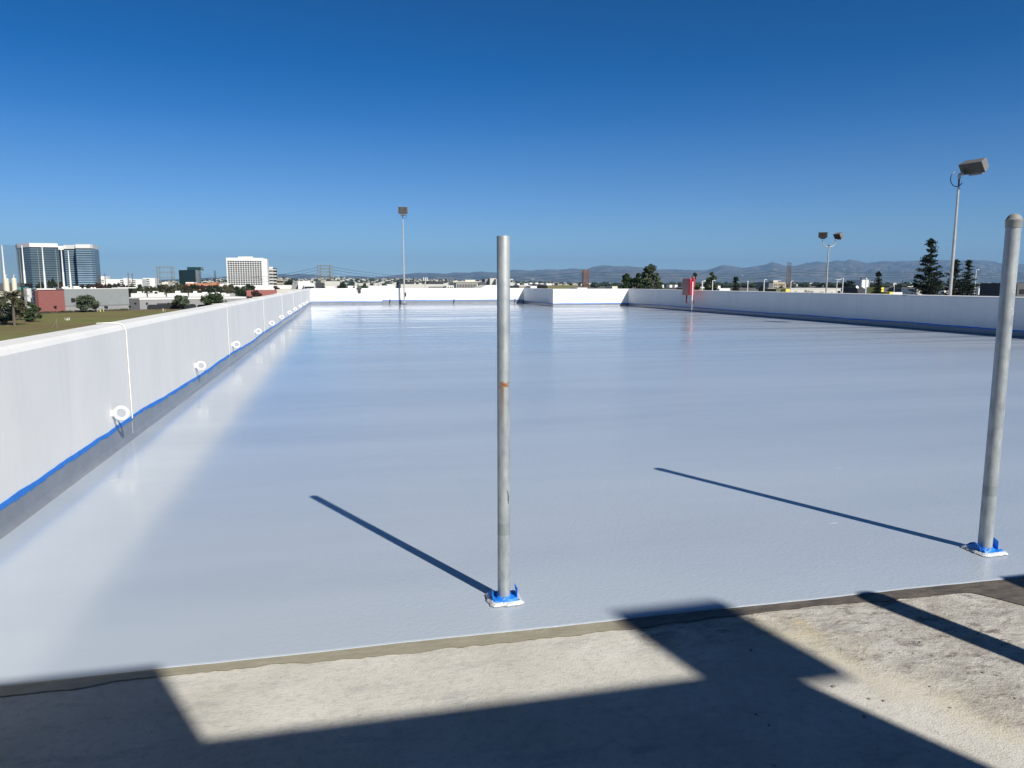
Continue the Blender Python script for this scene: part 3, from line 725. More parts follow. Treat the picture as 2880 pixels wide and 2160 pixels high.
# low warehouse right of the grey hall, with black rounded awnings
B0 = gnd(366, 872.5); B1 = gnd(394, 871.5)
lw, W, H = bld('dark_annex', 'dark grey annex between the grey hall and the low warehouse', 'building', B0, B1, zat(839, B0), 20, 'greyd', roof='white')
box('wall_lamp', 'black', lw, W*0.45, W*0.6, -0.5, -0.02, H*0.55, H*0.62)
C0 = gnd(394, 870.5); C1 = gnd(720, 864)
wh, W, H = bld('low_warehouse', 'long low pale grey warehouse with rounded black awnings', 'building', C0, C1, zat(839.5, C0), 30, 'grey2', rim=0.5)
def awning(u0, u1):
    x0, z1 = on_face(wh, u0, 857, C0, C1); x1, z0 = on_face(wh, u1, 868.5, C0, C1)
    pts = [(x0, z0), (x1, z0)]+[(x1-0.9+0.9*math.cos(a), z1-0.9+0.9*math.sin(a)) for a in (0, .5, 1.0, 1.57)]+[(x0+0.9-0.9*math.cos(a), z1-0.9+0.9*math.sin(a)) for a in (1.57, 1.0, .5, 0)]
    b = MB(); n = len(pts)
    b.add([(x, -1.6, z) for x, z in pts]+[(x, -0.02, z) for x, z in pts], [tuple(range(n)), tuple(reversed(range(n, 2*n)))]+[(i, n+i, n+(i+1) % n, (i+1) % n) for i in range(n)])
    b.build('awning', 'black', wh)
awning(409, 545); awning(550, 606)
x, z = on_face(wh, 438, 854, C0, C1); MB().box(x, x+7, -0.3, -0.02, z-0.1, z+0.1).build('pipe_rail', 'black', wh)
for u in (409, 470, 479): x, z = on_face(wh, u, 853, C0, C1); box('wall_lamp', 'black', wh, x-0.35, x+0.35, -0.5, -0.02, z-0.3, z+0.3)

# white flat roofs behind it
for i, (u0, u1, v, Y, m, lab) in enumerate(((366, 411, 826, 372, 'white', 'white flat-roofed block just right of the grey hall'), (414, 462, 827, 372, 'white', 'white flat-roofed block with a small roof box, second from the grey hall'),
        (468, 585, 826, 376, 'white', 'long white flat-roofed block behind the low warehouse'), (586, 645, 828, 372, 'white', 'white block half hidden by a tree over the low warehouse'))):
    t, W, H = simple('flat_roof_block', lab, 'building', u0, u1, v, Y, 18, m, roof='white')
    box('shadow_gap', 'slate', t, 0, W, -0.15, -0.01, H-2.3, H-1.9)
    rg = random.Random(i)
    for k_ in range(3):
        x = W*rg.uniform(.1, .85); box('roof_unit', 'white', t, x, x+rg.uniform(1, 2.2), 3, 5, H+0.16, H+0.6+rg.uniform(0, .9))

# --- driving-range net and its masts
PN = [(15, 7, 0.30, 1, 350), (62, 62, 0.16, 0, 380), (71, 63, 0.30, 1, 350), (9, 3, 0.14, 0, 380), (114, 106, 0.16, 0, 380), (127, 117, 0.30, 1, 350), (164, 155, 0.16, 0, 380), (180, 171, 0.30, 1, 350), (199, 189, 0.28, 1, 350)]
vt = {15: 690, 62: 697, 71: 690, 9: 700, 114: 702, 127: 695, 164: 702, 180: 698, 199: 704}
nl = {15: 'tall white net mast at the far left above the cream tanks', 62: 'thin grey net mast left of the sign tower', 71: 'tall white net mast rising behind the black sign tower', 9: 'thin grey net mast at the left edge of the picture',
      114: 'thin grey net mast over the left part of the brick block', 127: 'white net mast before the left glass tower, next bright one right of the sign', 164: 'thin grey net mast over the right part of the brick block',
      180: 'white net mast over the seam of brick and grey halls', 199: 'rightmost white net mast, before the blue right glass tower'}
for u, _, r_, br, Y in PN:
    ut = u-8; P = xy(u-0.5, Y); 
    t = thing('net_mast', nl[u], 'mast', (P.x, P.y, GZ), 0, 'masts of the driving-range net')
    zt_ = zat(vt[u], P)-GZ
    MB().tube([(0,0,0.02), (0,0,zt_*0.6), (0,0,zt_*0.6), (0,0,zt_)], [r_*1.5, r_*1.2, r_*0.95, r_*0.6], 8).build('shaft', 'white' if br else 'latt', t, smooth=True)
    MB().lathe([(r_*2.2, 0.0), (r_*2.2, 0.4), (r_*1.6, 0.5)], 8, (0, 0, 0.02)).build('footing', 'stone', t)
nm = bpy.data.materials.new('net_mesh'); nm.use_nodes = True; t_ = nm.node_tree; b_ = t_.nodes['Principled BSDF']; b_.inputs['Base Color'].default_value = (0.10, 0.11, 0.10, 1); b_.inputs['Alpha'].default_value = 0.13; b_.inputs['Specular IOR Level'].default_value = 0
Pa = xy(-160, 352); Pb = xy(62, 352)
t, W, H = bld('range_net', 'sheer dark driving-range net stretched between masts at the far left', 'net', Pa, Pb, zat(692, Pb), 0.05, nm, wallname='mesh'); box('top_cable', 'wire', t, 0, W, -0.06, 0.10, H, H+0.12)

# --- cream tanks
for u0, u1, v, lab in ((10, 25.5, 786, 'left cream storage tank at the far left'), (33, 47, 785, 'right cream storage tank beside the first')):
    P = xy((u0+u1)/2, 300); r_ = (xy(u1, 300)-xy(u0, 300)).length/2; t = thing('storage_tank', lab, 'tank', (P.x, P.y, GZ), 0, 'cream storage tanks'); H = zat(v, P)-GZ
    MB().lathe([(r_, 5.5), (r_, H), (r_*0.5, H+0.4), (0.05, H+0.5)], 24).build('shell', 'cream', t, smooth=True)
    MB().lathe([(r_*0.35, 3.5), (r_, 5.5)], 16).build('cone', 'cream', t, smooth=True)
    for a in (0.8, 2.4, 3.9, 5.5): MB().tube([(r_*.8*math.cos(a), r_*.8*math.sin(a), 0.02), (r_*.8*math.cos(a), r_*.8*math.sin(a), 5.6)], 0.12, 6).build('leg', 'cream', t)
    MB().tube([(0,0,H+0.4), (0,0,H+1.4), (0.5,0,H+1.5)], 0.12, 6).build('vent_pipe', 'white', t)
simple('cream_depot', 'low cream depot under the tanks at the left edge', 'building', -40, 13, 820, 330, 20, 'cream', rows=1)
simple('cream_depot', 'low cream depot between palm and sign tower', 'building', 30, 70, 833, 330, 20, 'cream', rows=2)

# --- the twin glass towers
def tower(label, pts_uY, vtop, vcap, mats, floors=20):
    """plan polygon given by (u, Y) corners seen from left to right, closed behind"""
    P = [xy(u, Y) for u, Y in pts_uY]; o0 = P[0].copy(); z1 = zat(vtop, P[1]); zc = zat(vcap, P[1])
    t = thing('glass_tower', label, 'tower', (o0.x, o0.y, GZ), 0); H = z1-GZ; Hc = zc-GZ
    q_ = [(p.x-o0.x, p.y-o0.y) for p in P]
    cen = ((q_[0][0]+q_[-1][0])/2, (q_[0][1]+q_[-1][1])/2+60)
    back = [(P[-1].x*1.06-o0.x, P[-1].y*1.06-o0.y), (P[0].x*1.06-o0.x, P[0].y*1.06-o0.y)]
    MB().prism(q_+back, 0.02, Hc).build('core', 'gdark', t)
    off = [(x, y) for x, y in q_]
    fh = (Hc-1.5)/floors
    for i in range(len(q_)-1):
        (x0, y0), (x1, y1) = q_[i], q_[i+1]; dx, dy = x1-x0, y1-y0; l_ = math.hypot(dx, dy); nx_, ny_ = dy/l_, -dx/l_
        for f in range(floors):
            za = 0.5+f*fh+fh*0.36; zb = 0.5+(f+1)*fh
            e = 0.35; m_ = mats[i]
            vs = [(x0+nx_*e, y0+ny_*e), (x1+nx_*e, y1+ny_*e), (x1, y1), (x0, y0)]
            MB().prism(vs, za, zb).build('window_band', m_, t)
    cap = [(x-(-0.0), y) for x, y in q_]
    out = MB().prism([(x+(0), y-1.2) for x, y in q_]+back, Hc+0.01, H); out.build('roof_band', 'white', t)
    return t, q_, H
D1 = 760
tower('left glass tower with dark grey blue panes and a white roof band', [(54, 800), (58, 775), (93, 755), (172, 757)], 686, 697, ['gdark', 'gband2', 'gband2'])
tower('dark slot-windowed link between the two glass towers', [(172.5, 772), (188, 772)], 692, 703, ['gdark'])
tower('right glass tower with bright blue bands and a stepped white roof band', [(188.5, 775), (220, 771), (221, 757), (262, 755), (270, 760), (284, 785)], 689, 700, ['gband', 'gband2', 'gband', 'gband', 'gband2'])

# --- white parking structures and offices in the gap
def garage(label, u0, u1, v, Y, slots, depth=30, **k):
    t, W, H = simple('white_garage', label, 'building', u0, u1, v, Y, depth, 'white', **k)
    for (a, b_, n_, z0_) in slots:
        for i in range(n_): box('slot', 'black', t, W*a, W*b_, -0.1, 0.03, H-z0_-i*3.1-1.6, H-z0_-i*3.1)
    return t, W, H
garage('small white stair block, first right of the glass towers', 266, 281, 781, 1400, [(.8, 1, 2, 4)])
garage('taller white block with slots just right of the glass towers', 280.5, 297, 777, 1410, [(0.1, .75, 2, 6)])
garage('long blank white garage wall right of the glass towers', 297.5, 348, 785, 1400, [(.8, .99, 5, 2)])
garage('white garage stair tower before the two thin poles', 347.5, 358, 782, 1390, [])
garage('grey white slotted garage wing next to its stair tower', 358.5, 371, 787, 1400, [(.1, .9, 5, 1.2)])
garage('white garage corner tower with black slots', 371.5, 400, 785, 1390, [(0.0, .35, 5, 2.2)])
garage('pale office block with rows of grey windows right of the garage tower', 402, 436, 782, 1450, [(0.0, .55, 5, 2)])
for u, v in ((296, 768), (362, 766), (373, 768)):
    P = xy(u, 540); t = thing('thin_pole', {296: 'thin pole above the taller white block', 362: 'thicker dark pole over the garage wing', 373: 'thin pole with short arm right of the dark pole'}[u], 'pole', (P.x, P.y, GZ)); Hh = zat(v, P)-GZ
    MB().tube([(0,0,0.02), (0,0,Hh)], [0.35, 0.2], 6).build('shaft', 'wood', t); MB().box(-0.9, 0.9, -0.1, 0.1, Hh-1.5, Hh-1.3).build('crossarm', 'wood', t)
simple('cream_block', 'small cream block with a palm before it, under the first lattice', 'building', 455, 473, 793, 620, 15, 'cream', rows=1)
# --- power-line gantries (lattice frames)
def lattice_leg(b, x, y, z0, z1, w, n):
    for sx, sy in ((-1,-1),(1,-1),(1,1),(-1,1)): b.tube([(x+sx*w, y+sy*w, z0), (x+sx*w*0.7, y+sy*w*0.7, z1)], 0.13, 4)
    for i in range(n):
        a, c = z0+(z1-z0)*i/n, z0+(z1-z0)*(i+1)/n
        for s_ in (-1, 1): b.tube([(x-w*s_, y-w, a), (x+w*s_, y-w, c)], 0.08, 4); b.tube([(x-w, y-w*s_, a), (x-w, y+w*s_, c)], 0.08, 4)
def gantry(label, u0, u1, vt_, vb, Y, m, beams, posts=0):
    P0 = xy(u0, Y); P1 = xy(u1, Y); W = P1.x-P0.x; t = thing('power_gantry', label, 'pylon', (P0.x, P0.y, GZ), 0, 'lattice power gantries'); H = zat(vt_, P0)-GZ; Hb = zat(vb, P0)-GZ
    for x in (1.6, W-1.6):
        b = MB(); lattice_leg(b, x, 0, 0.02, H, 1.6, 14); b.build('lattice_leg', m, t)
    for i in range(beams):
        z = H-(H-Hb)*i/(beams-1); b = MB()
        b.tube([(1.6, 0, z), (W-1.6, 0, z)], 0.20, 4); b.tube([(1.6, 0, z-1.3), (W-1.6, 0, z-1.3)], 0.14, 4)
        n_ = 16
        for j in range(n_): x0_, x1_ = 1.6+(W-3.2)*j/n_, 1.6+(W-3.2)*(j+1)/n_; b.tube([(x0_, 0, z-1.3*(j % 2)), (x1_, 0, z-1.3*((j+1) % 2))], 0.08, 4)
        b.build('beam', m, t)
    for i in range(posts): x = 1.6+(W-3.2)*(i+1)/(posts+1); MB().tube([(x, 0, Hb), (x, 0, H)], 0.14, 4).build('hanger', m, t)
    return P0, P1, H
gantry('hazy lattice power gantry left of the green glass block', 443, 493, 750, 779, 900, 'latt', 3, 4)
gp = gantry('nearer lattice power gantry above the far left corner of the deck', 894, 938, 746, 781, 700, 'latt', 5, 0)
# green glass block
gt = tower; P = [(505, 900), (551, 880), (566, 925)]
t, q_, H_ = tower('dark green glass office block with a penthouse, between gantry and white tower', P, 759, 760, ['ggreen', 'ggreen2'], floors=9)
t.name = 'green_office_block'
for ch_ in t.children:
    if ch_.name.startswith('roof_band'): ch_.data.materials[0] = M['ggreen']
    if ch_.name.startswith('core'): ch_.data.materials[0] = M['ggreen']
Pm = xy(535, 905); MB().box(q_[1][0]*0.35, q_[1][0]*1.05, 8, 26, H_+0.02, H_+3.6).build('penthouse', 'ggreen', t)
simple('orange_block', 'long orange stucco block in front of the green glass office', 'building', 522, 596, 797, 620, 20, 'orange', rows=1)
simple('orange_block', 'taller orange end piece of the long stucco block', 'building', 596, 609, 794, 615, 20, 'orange')
simple('white_shed', 'low white shed with two dark openings left of the white office tower', 'building', 617, 648, 798, 560, 15, 'white', rows=1)
simple('white_shed', 'white strip roof above the orange block', 'building', 522, 545, 793.5, 640, 15, 'white')

# --- white office tower with a grid of windows
Y = 1040; P0, P1, z = Bu(639, 743, 725, Y)
ot, W, H = bld('office_tower', 'tall white office tower with a grid of dark square windows', 'tower', P0, P1, z, 26, 'white')
MB().box(W, W+0.02, 0.4, 25, 1, H-4).build('side_wall', 'stone', ot)
MB().box(W+0.03, W+4.6, 3, 24, 0.02, H-1.2).build('chamfered_side', 'white', ot)
z_first = zat(733.4, P0)-GZ; z_last = zat(803, P0)-GZ; nrow = 12; ncol = 14
small = MB(); cnt = 0
for r_ in range(nrow):
    zc = z_first-(z_first-z_last)*(r_+0.1)/nrow
    for c_ in range(ncol):
        xc = W*(0.028+(0.955-0.028)*(c_+0.5)/ncol); ww = W*0.0258; hh = 0.95
        if cnt < 98: box('window', 'win', ot, xc-ww, xc+ww, -0.1, 0.05, zc-hh-0.7, zc+hh-0.7)
        else: small.box(xc-ww, xc+ww, -0.1, 0.05, zc-hh-0.7, zc+hh-0.7)
        cnt += 1
o = small.build('lower_windows', 'win', ot); o['kind'] = 'stuff'
MB().box(W*0.30, W*0.70, 8, 20, H+0.0, H+2.0).build('penthouse', 'stone', ot)
t, W, H = simple('office_tower', 'smaller white office tower behind, with black banded windows, right of the tall one', 'tower', 751, 769, 754, 1150, 20, 'stone', rows=0)
MB().box(W+0.01, W+4.4, 0, 18, 0.02, H).build('banded_side', 'black', t)
for i in range(10):
    zc = H-4-i*4.6; box('window_band', 'glassd', t, W*.05, W*.95, -0.15, 0.02, zc-1.2, zc+0.6); MB().box(W+0.02, W+4.6, -0.1, 18.1, zc+0.8, zc+2.6).build('floor_band', 'stone', t)
box('penthouse', 'white', t, W*.4, W*.95, 5, 12, H, H+1.8)

simple('brown_block', 'brown banded block right of the office towers', 'building', 778, 797, 785, 800, 20, 'tan', rows=3)
simple('white_shed', 'white hall in front of the office towers', 'building', 748, 820, 802, 520, 20, 'white')
simple('white_shed', 'pale grey glass-fronted hall near the far left corner', 'building', 822, 838, 797, 500, 20, 'grey2')
simple('white_shed', 'large white hall just over the far left corner', 'building', 838, 872, 791, 480, 25, 'white', rows=0)
simple('white_shed', 'white hall with a dark strip window at the far left corner', 'building', 855, 884, 797, 470, 20, 'white', rows=1, wm='black')
# brick hall right and beige roof
D0 = gnd(692, 846); 
simple('brick_hall', 'second red brick block with a beige wall, over the left parapet', 'building', 692, 775, 816.5, 360, 20, 'brick')
simple('beige_block', 'beige low block between the second brick block and the far corner', 'building', 775.5, 880, 814, 365, 20, 'stone')

# ================================================================== TREES
def crown(centers, nleaf, size, m, parent, name='crown', seed=1):
    rg = random.Random(seed); b = MB(); tot = sum(c[3]*c[4] for c in centers) or 1
    for (x, y, z, rr, rz_) in centers:
        n_ = int(nleaf*(rr*rz_)/tot)
        for _ in range(n_):
            while True:
                p = Vector((rg.uniform(-1,1), rg.uniform(-1,1), rg.uniform(-1,1)))
                if 0.25 < p.length < 1: break
            p = p*(0.75+0.25*rg.random())
            b.leaf((x+p.x*rr, y+p.y*rr, z+p.z*rz_), size*rg.uniform(.6, 1.3), rg)
    return b.build(name, m, parent)
def broadleaf(name, label, P, H, Wd, m='leaf', seed=1, n=900, group=None, low=0.25, clumps=14, size=None, z0=GZ, lean=0):
    rg = random.Random(seed); t = thing(name, label, 'tree', (P[0], P[1], z0), 0, group)
    size = size or Wd*0.05
    tr = MB(); cl = []
    hb = H*low
    tr.tube([(0,0,0), (0.05*Wd*lean,0,hb), (0.1*Wd*lean,0,H*0.6)], [H*0.035, H*0.025, H*0.01], 7)
    for i in range(clumps):
        a = rg.uniform(0, 6.28); q = math.sqrt(rg.random()); z = hb+(H-hb)*rg.uniform(0.12, 0.92)
        env = math.sin(math.pi*min(1, max(0.08, (z-hb*0.6)/(H-hb*0.6)))**0.8)
        x, y = math.cos(a)*q*Wd*0.46*env+0.1*Wd*lean, math.sin(a)*q*Wd*0.46*env
        rr = Wd*rg.uniform(0.13, 0.21); cl.append((x, y, min(z, H-rr*0.7), rr, rr*rg.uniform(.6, .95)))
        tr.tube([(0.05*Wd*lean, 0, hb*rg.uniform(.7, 1.3)), (x*0.5, y*0.5, (hb+z)*0.52), (x, y, z)], [H*0.014, H*0.009, H*0.004], 5)
    crown(cl, n, size, m, t, seed=seed); tr.build('trunk', 'bark', t); return t
def palm(label, P, H, Wd, m='leafo', seed=1, n=26, group=None, z0=GZ):
    rg = random.Random(seed); t = thing('palm_tree', label, 'tree', (P[0], P[1], z0), 0, group)
    MB().tube([(0,0,0), (0.1,0,H*0.5), (0,0,H*0.73)], [H*0.035, H*0.028, H*0.03], 8).build('trunk', 'bark', t)
    b = MB()
    for i in range(n):
        a = rg.uniform(0, 6.28); e = rg.uniform(-0.4, 1.3); l_ = Wd*0.5*rg.uniform(.8, 1.1); pts = []
        for k_ in range(6):
            s_ = k_/5; r_ = l_*s_*math.cos(e*(1-s_*0.5)); z = H*0.72+l_*s_*math.sin(e)-l_*0.42*s_*s_
            pts.append(Vector((r_*math.cos(a), r_*math.sin(a), z)))
        side = Vector((-math.sin(a), math.cos(a), 0))
        for k_ in range(5):
            for s_ in (-1, 1):
                for q in (0, .5):
                    p = pts[k_].lerp(pts[k_+1], q); lf = l_*0.22*(1-k_/7); tip = p+side*s_*lf+(pts[k_+1]-pts[k_])*0.6+Vector((0,0,-lf*0.5))
                    b.add([p, pts[k_+1].lerp(pts[k_], .5*(1-q)), tip], [(0,1,2)])
    b.build('fronds', m, t); return t
def norfolk(label, P, H, Wd, seed=1, group=None, z0=GZ, dense=1.0, top=0.0):
    rg = random.Random(seed); t = thing('pine_tree', label, 'tree', (P[0], P[1], z0), 0, group)
    tr = MB().tube([(0,0,0), (0.15,0,H*0.5), (0,0,H*0.97)], [H*0.018, H*0.011, H*0.004], 7)
    b = MB(); lv = int(15*dense)
    for i in range(lv):
        f = i/(lv-1); z = H*(0.30+0.67*f**1.05); r_ = Wd*0.5*(0.20+0.84*(1-f)**0.9)*rg.uniform(.85, 1.08); nb = 8 if f < .6 else (6 if f < .85 else 4); a0 = rg.uniform(0, 6)
        for j in range(nb):
            if rg.random() < 0.10 and f < .9: continue
            a = a0+j*6.283/nb+rg.uniform(-.3, .3); rr = r_*rg.uniform(.62, 1.05); d = Vector((math.cos(a), math.sin(a), 0)); zj = rg.uniform(-.025, .025)*H
            e0 = Vector((0,0,z+zj-rr*0.08)); e1 = d*rr+Vector((0,0,z+zj+rr*0.16)); tr.tube([e0, e0.lerp(e1, .5)-Vector((0,0,rr*0.07)), e1], [H*0.005, H*0.003, H*0.0015], 4)
            for q0, q1 in (((1.0, 1.0), (0.74, 0.95), (0.48, 0.8), (0.22, 0.6)) if rr > 1.2 else ((0.8, 1.0), (0.3, .8))):
                c = e0.lerp(e1, q0); s_ = max(0.55, Wd*0.105)*q1
                for _ in range(int(34*q1)):
                    p = d*rg.gauss(0, .36)+Vector((rg.gauss(0, .25), rg.gauss(0, .25), rg.gauss(0, .17)))
                    b.leaf(c+p*s_+Vector((0,0,s_*0.15)), s_*0.27*rg.uniform(.6, 1.2), rg)
    for _ in range(60): b.leaf((rg.gauss(0, .25), rg.gauss(0, .25), H*(0.955+rg.uniform(-.03, .03))), 0.32, rg)
    b.build('crown', 'leafn', t); tr.build('trunk', 'bark', t); return t
def size_at(u0, u1, vt_, Y):
    P = xy((u0+u1)/2, Y); return P, zat(vt_, P)-GZ, (xy(u1, Y)-xy(u0, Y)).length

# in front of the halls
P = gnd(244, 878.5); Wt = (xy(279, P.y)-xy(211, P.y)).length
broadleaf('shade_tree', 'spreading grey-green tree standing alone before the grey hall', P, zat(830, P)-GZ, Wt, 'leaf2', 5, 2600, low=0.18, clumps=34, size=0.42)
for lab, u, v, u0, u1, vt_, m, sd in (('bushy tree before the low warehouse, between its awnings', 508, 870, 483, 536, 829, 'leaf2', 8), ('larger dark tree in front of the second awning', 607, 868, 570, 648, 822, 'leaf', 9)):
    P = gnd(u, v); broadleaf('shade_tree', lab, P, zat(vt_, P)-GZ, (xy(u1, P.y)-xy(u0, P.y)).length, m, sd, 1900, low=0.15, clumps=24, size=0.5)
P, H, Wd = size_at(-8, 68, 810, 205); palm('big feather palm at the far left in front of the tanks', P, H*1.05, Wd*1.3, 'leafo', 3, 70)
for i, (u0, u1, vt_, Y, m, lab) in enumerate(((55, 108, 848, 225, 'leaf', 'round dark bush left of the brick block'), (-30, 40, 846, 215, 'leafd', 'dark bush under the feather palm'), (20, 70, 840, 235, 'leafo', 'olive shrub under the sign tower'), (-70, 5, 835, 260, 'leafd', 'dark tree at the left picture edge'))):
    P, H, Wd = size_at(u0, u1, vt_, Y); broadleaf('bush', lab, P, H, Wd, m, 40+i, 1300, low=0.02, clumps=22, size=0.35)
# the tree belt in the middle distance
protos = {}
belt = []
rgb = random.Random(77)
def belt_tree(u0, u1, vt_, Y, m, seed, lab, grp='trees in the belt behind the warehouses'):
    P, H, Wd = size_at(u0, u1, vt_, Y)
    key = (m, seed % 3)
    if key not in protos:
        t = broadleaf('belt_tree', lab, (P.x, P.y), 10.0, 10.0, m, 200+seed % 3+len(protos)*3, 1100, group=grp, low=0.06, clumps=16, size=0.55); protos[key] = t
    else:
        t = copy_tree(protos[key]); t.location = (P.x, P.y, GZ)
    t.rotation_euler = (0, 0, rgb.uniform(0, 6)); t.scale = (Wd/9.0, Wd/9.0, H/10.0); t['label'] = lab; t['group'] = grp
    return t
specs = []
u = 196; i = 0
while u < 366:
    wd = rgb.uniform(14, 26); specs.append((u-3, u+wd+3, 803-rgb.uniform(0, 4) - (4 if 240 < u < 320 else 0), 470+rgb.uniform(-25, 25), rgb.choice(['leafr', 'leafd', 'leafr']), 'dark tree showing over the grey hall roof')); u += wd*0.5
u = 366
while u < 700:
    wd = rgb.uniform(16, 34); specs.append((u, u+wd, 806-rgb.uniform(0, 8), 500+rgb.uniform(-40, 40), rgb.choice(['leaf', 'leafd', 'leafr', 'leafo', 'leafd']), 'tree of the back row before the office towers')); u += wd*0.42
u = 380
while u < 700:
    wd = rgb.uniform(20, 32); specs.append((u, u+wd, 815-rgb.uniform(0, 7), 420+rgb.uniform(-12, 12), rgb.choice(['leaf', 'leafd', 'leafo']), 'tree of the front row behind the white flat roofs')); u += wd*0.6
def ordw(n):
    o_ = ['first','second','third','fourth','fifth','sixth','seventh','eighth','ninth','tenth','eleventh','twelfth','thirteenth','fourteenth','fifteenth','sixteenth','seventeenth','eighteenth','nineteenth','twentieth']
    return o_[n] if n < 20 else ('twenty-'+o_[n-20] if n < 29 else ('thirtieth' if n == 29 else 'thirty-'+o_[n-30]))
cnts = {}
for sp in specs:
    c0 = cnts.get(sp[5], 0); cnts[sp[5]] = c0+1
    belt_tree(*sp[:5], i, ordw(c0)+' from the left, '+sp[5]); i += 1
ords = 0
for i, (u0, u1, vt_, Y, m, lab) in enumerate(((128, 150, 788, 420, 'leafd', 'tree clump before the left glass tower, left one'), (140, 163, 782, 425, 'leafd', 'tallest tree clump before the left glass tower'), (158, 184, 792, 420, 'leafr', 'brownish tree before the link of the glass towers'), (95, 135, 794, 420, 'leafd', 'low tree behind the mural wall'),
        (797, 827, 785, 600, 'leafd', 'round dark tree among white halls near the office towers'), (690, 742, 817, 300, 'leafr', 'reddish bare tree before the second brick block'), (760, 790, 803, 440, 'leafr', 'bare brown tree by the white hall'),
        (940, 978, 796, 420, 'leafd', 'dark round tree over the far wall right of the gantry'), (986, 1000, 803, 420, 'leafd', 'small dark tree over the far wall left of the cloth'), (1014, 1036, 796, 450, 'leaf', 'green tree over the far wall right of the cloth'),
        (2297, 2323, 796, 800, 'leafd', 'dark tree left of the double-headed light pole'), (2325, 2350, 799, 800, 'leafd', 'dark tree seen behind the double-headed pole foot'), (2367, 2412, 789, 620, 'leafd', 'large dark tree right of the double-headed pole'),
        (2350, 2372, 797, 700, 'leafd', 'dark tree between pole and large dark tree'), (2396, 2410, 801, 500, 'leafd', 'small dark pine left of the dark hall'), (2500, 2545, 806, 520, 'leafd', 'low dark tree right of the yellow block'), (2540, 2575, 808, 500, 'leafd', 'low dark tree left of the tall pine'),
        (2100, 2118, 813, 300, 'leafd', 'low bush right of the round conifer'), (2190, 2204, 803, 330, 'leafd', 'small dark tree before the tan office block'), (2186, 2212, 812, 250, 'leafd', 'dark bush next to the olive wall'))):
    belt_tree(u0, u1, vt_, Y, m, i, lab, 'scattered trees beyond the walls')
for i, (u0, u1, vt_, Y) in enumerate(((398, 424, 803, 366), (452, 480, 806, 366), (515, 540, 804, 366))):
    P, H, Wd = size_at(u0, u1, vt_, Y); palm('%s fan palm in front of the tree belt' % ('leftmost', 'middle', 'rightmost')[i], P, H, Wd, 'leafo', 60+i, 30, 'palms before the tree belt')
# eucalyptus group beyond the far right corner
for i, (u0, u1, vt_, Y, m, cl_, lab) in enumerate(((1796, 1858, 744, 190, 'leaf2', 46, 'tallest grey-green eucalyptus beyond the far right corner'), (1776, 1812, 762, 185, 'leaf', 26, 'darker tree between the two eucalyptus crowns'), (1744, 1782, 762, 188, 'leaf', 24, 'ragged left tree of the eucalyptus group'), (1846, 1868, 793, 200, 'leaf2', 8, 'small spindly shrub right of the eucalyptus group'))):
    P, H, Wd = size_at(u0, u1, vt_, Y); broadleaf('eucalyptus_tree', lab, P, H, Wd*1.12, m, 90+i, int(150*cl_), low=0.22, clumps=cl_, size=0.30)
for i, (u0, u1, vt_, Y, lab, lw_) in enumerate(((1944, 1966, 760, 150, 'slim tree right behind the red cabinet', .45), (1944, 1972, 793, 150, 'low shrub under the slim tree by the red cabinet', .1), (1985, 2016, 762, 160, 'lollipop tree with bare trunk right of the red cabinet', .5), (2004, 2022, 802, 165, 'small shrub beside the lollipop tree', .1))):
    P, H, Wd = size_at(u0, u1, vt_, Y); broadleaf('slim_tree', lab, P, H, Wd*1.2, 'leaf', 120+i, 1500, low=lw_, clumps=18, size=0.26)
P, H, Wd = size_at(2052, 2086, 780, 170); norfolk('dark round-topped conifer midway along the right wall', P, H, Wd, 131)
P, H, Wd = size_at(2133, 2153, 800, 220); broadleaf('slim_tree', 'dark upright tree just left of the tan office', P, H, Wd, 'leafd', 132, 500, low=.2, clumps=10, size=0.35)
for u0, u1, vt_, Y, lab, sd in ((2573, 2649, 670, 118, 'tallest Norfolk pine, left of the tall light pole', 141), (2655, 2716, 733, 128, 'shorter Norfolk pine just right of the tall light pole', 142), (2698, 2743, 733, 132, 'shorter Norfolk pine farthest right', 143), (2457, 2484, 765, 150, 'small slim Norfolk pine beside the yellow block', 144)):
    P, H, Wd = size_at(u0, u1, vt_, Y); norfolk(lab, P, H, Wd*1.12, sd, 'Norfolk pines beyond the right wall', dense=1.15)
P, H, Wd = size_at(2450, 2490, 808, 140); broadleaf('bush', 'dark bush at the foot of the slim Norfolk pine', P, H, Wd, 'leafd', 151, 600, low=.05, clumps=10, size=0.35)

# ================================================================== BEYOND THE FAR WALL
S_ = simple
S_('dark_hall', 'dark grey hall behind the first gantry legs', 'building', 884, 920, 796, 560, 20, 'slate')
S_('white_shed', 'small white roof box right of the first gantry legs', 'building', 913, 956, 791, 540, 15, 'stone')
S_('white_shed', 'white strip hall between gantry and first round tree', 'building', 916, 942, 805, 430, 15, 'white')
S_('white_shed', 'white low hall between the trees by the cloth', 'building', 978, 1004, 804, 430, 15, 'white')
S_('white_shed', 'long white flat hall left of the light pole', 'building', 1036, 1112, 803.5, 420, 20, 'white')
S_('white_shed', 'small stone-white penthouse left of the light pole', 'building', 1089, 1105, 799, 430, 10, 'stone', rows=1)
S_('dark_hall', 'dark box hall just behind the light pole', 'building', 1122, 1165, 792, 520, 20, 'slate')
t, W, H = S_('white_shed', 'long cream strip-windowed hall right of the light pole', 'building', 1127, 1256, 799.5, 440, 20, 'stone'); box('window_band', 'slate', t, W*.6, W*.95, -0.1, 0.02, H-1.9, H-1.4)
S_('dark_hall', 'dark box hall right of the antenna mast', 'building', 1203, 1246, 791.5, 520, 20, 'slate')
t, W, H = S_('white_shed', 'small white hall with dark windows, right of the cream hall', 'building', 1256, 1276, 803, 430, 12, 'white', rows=0)
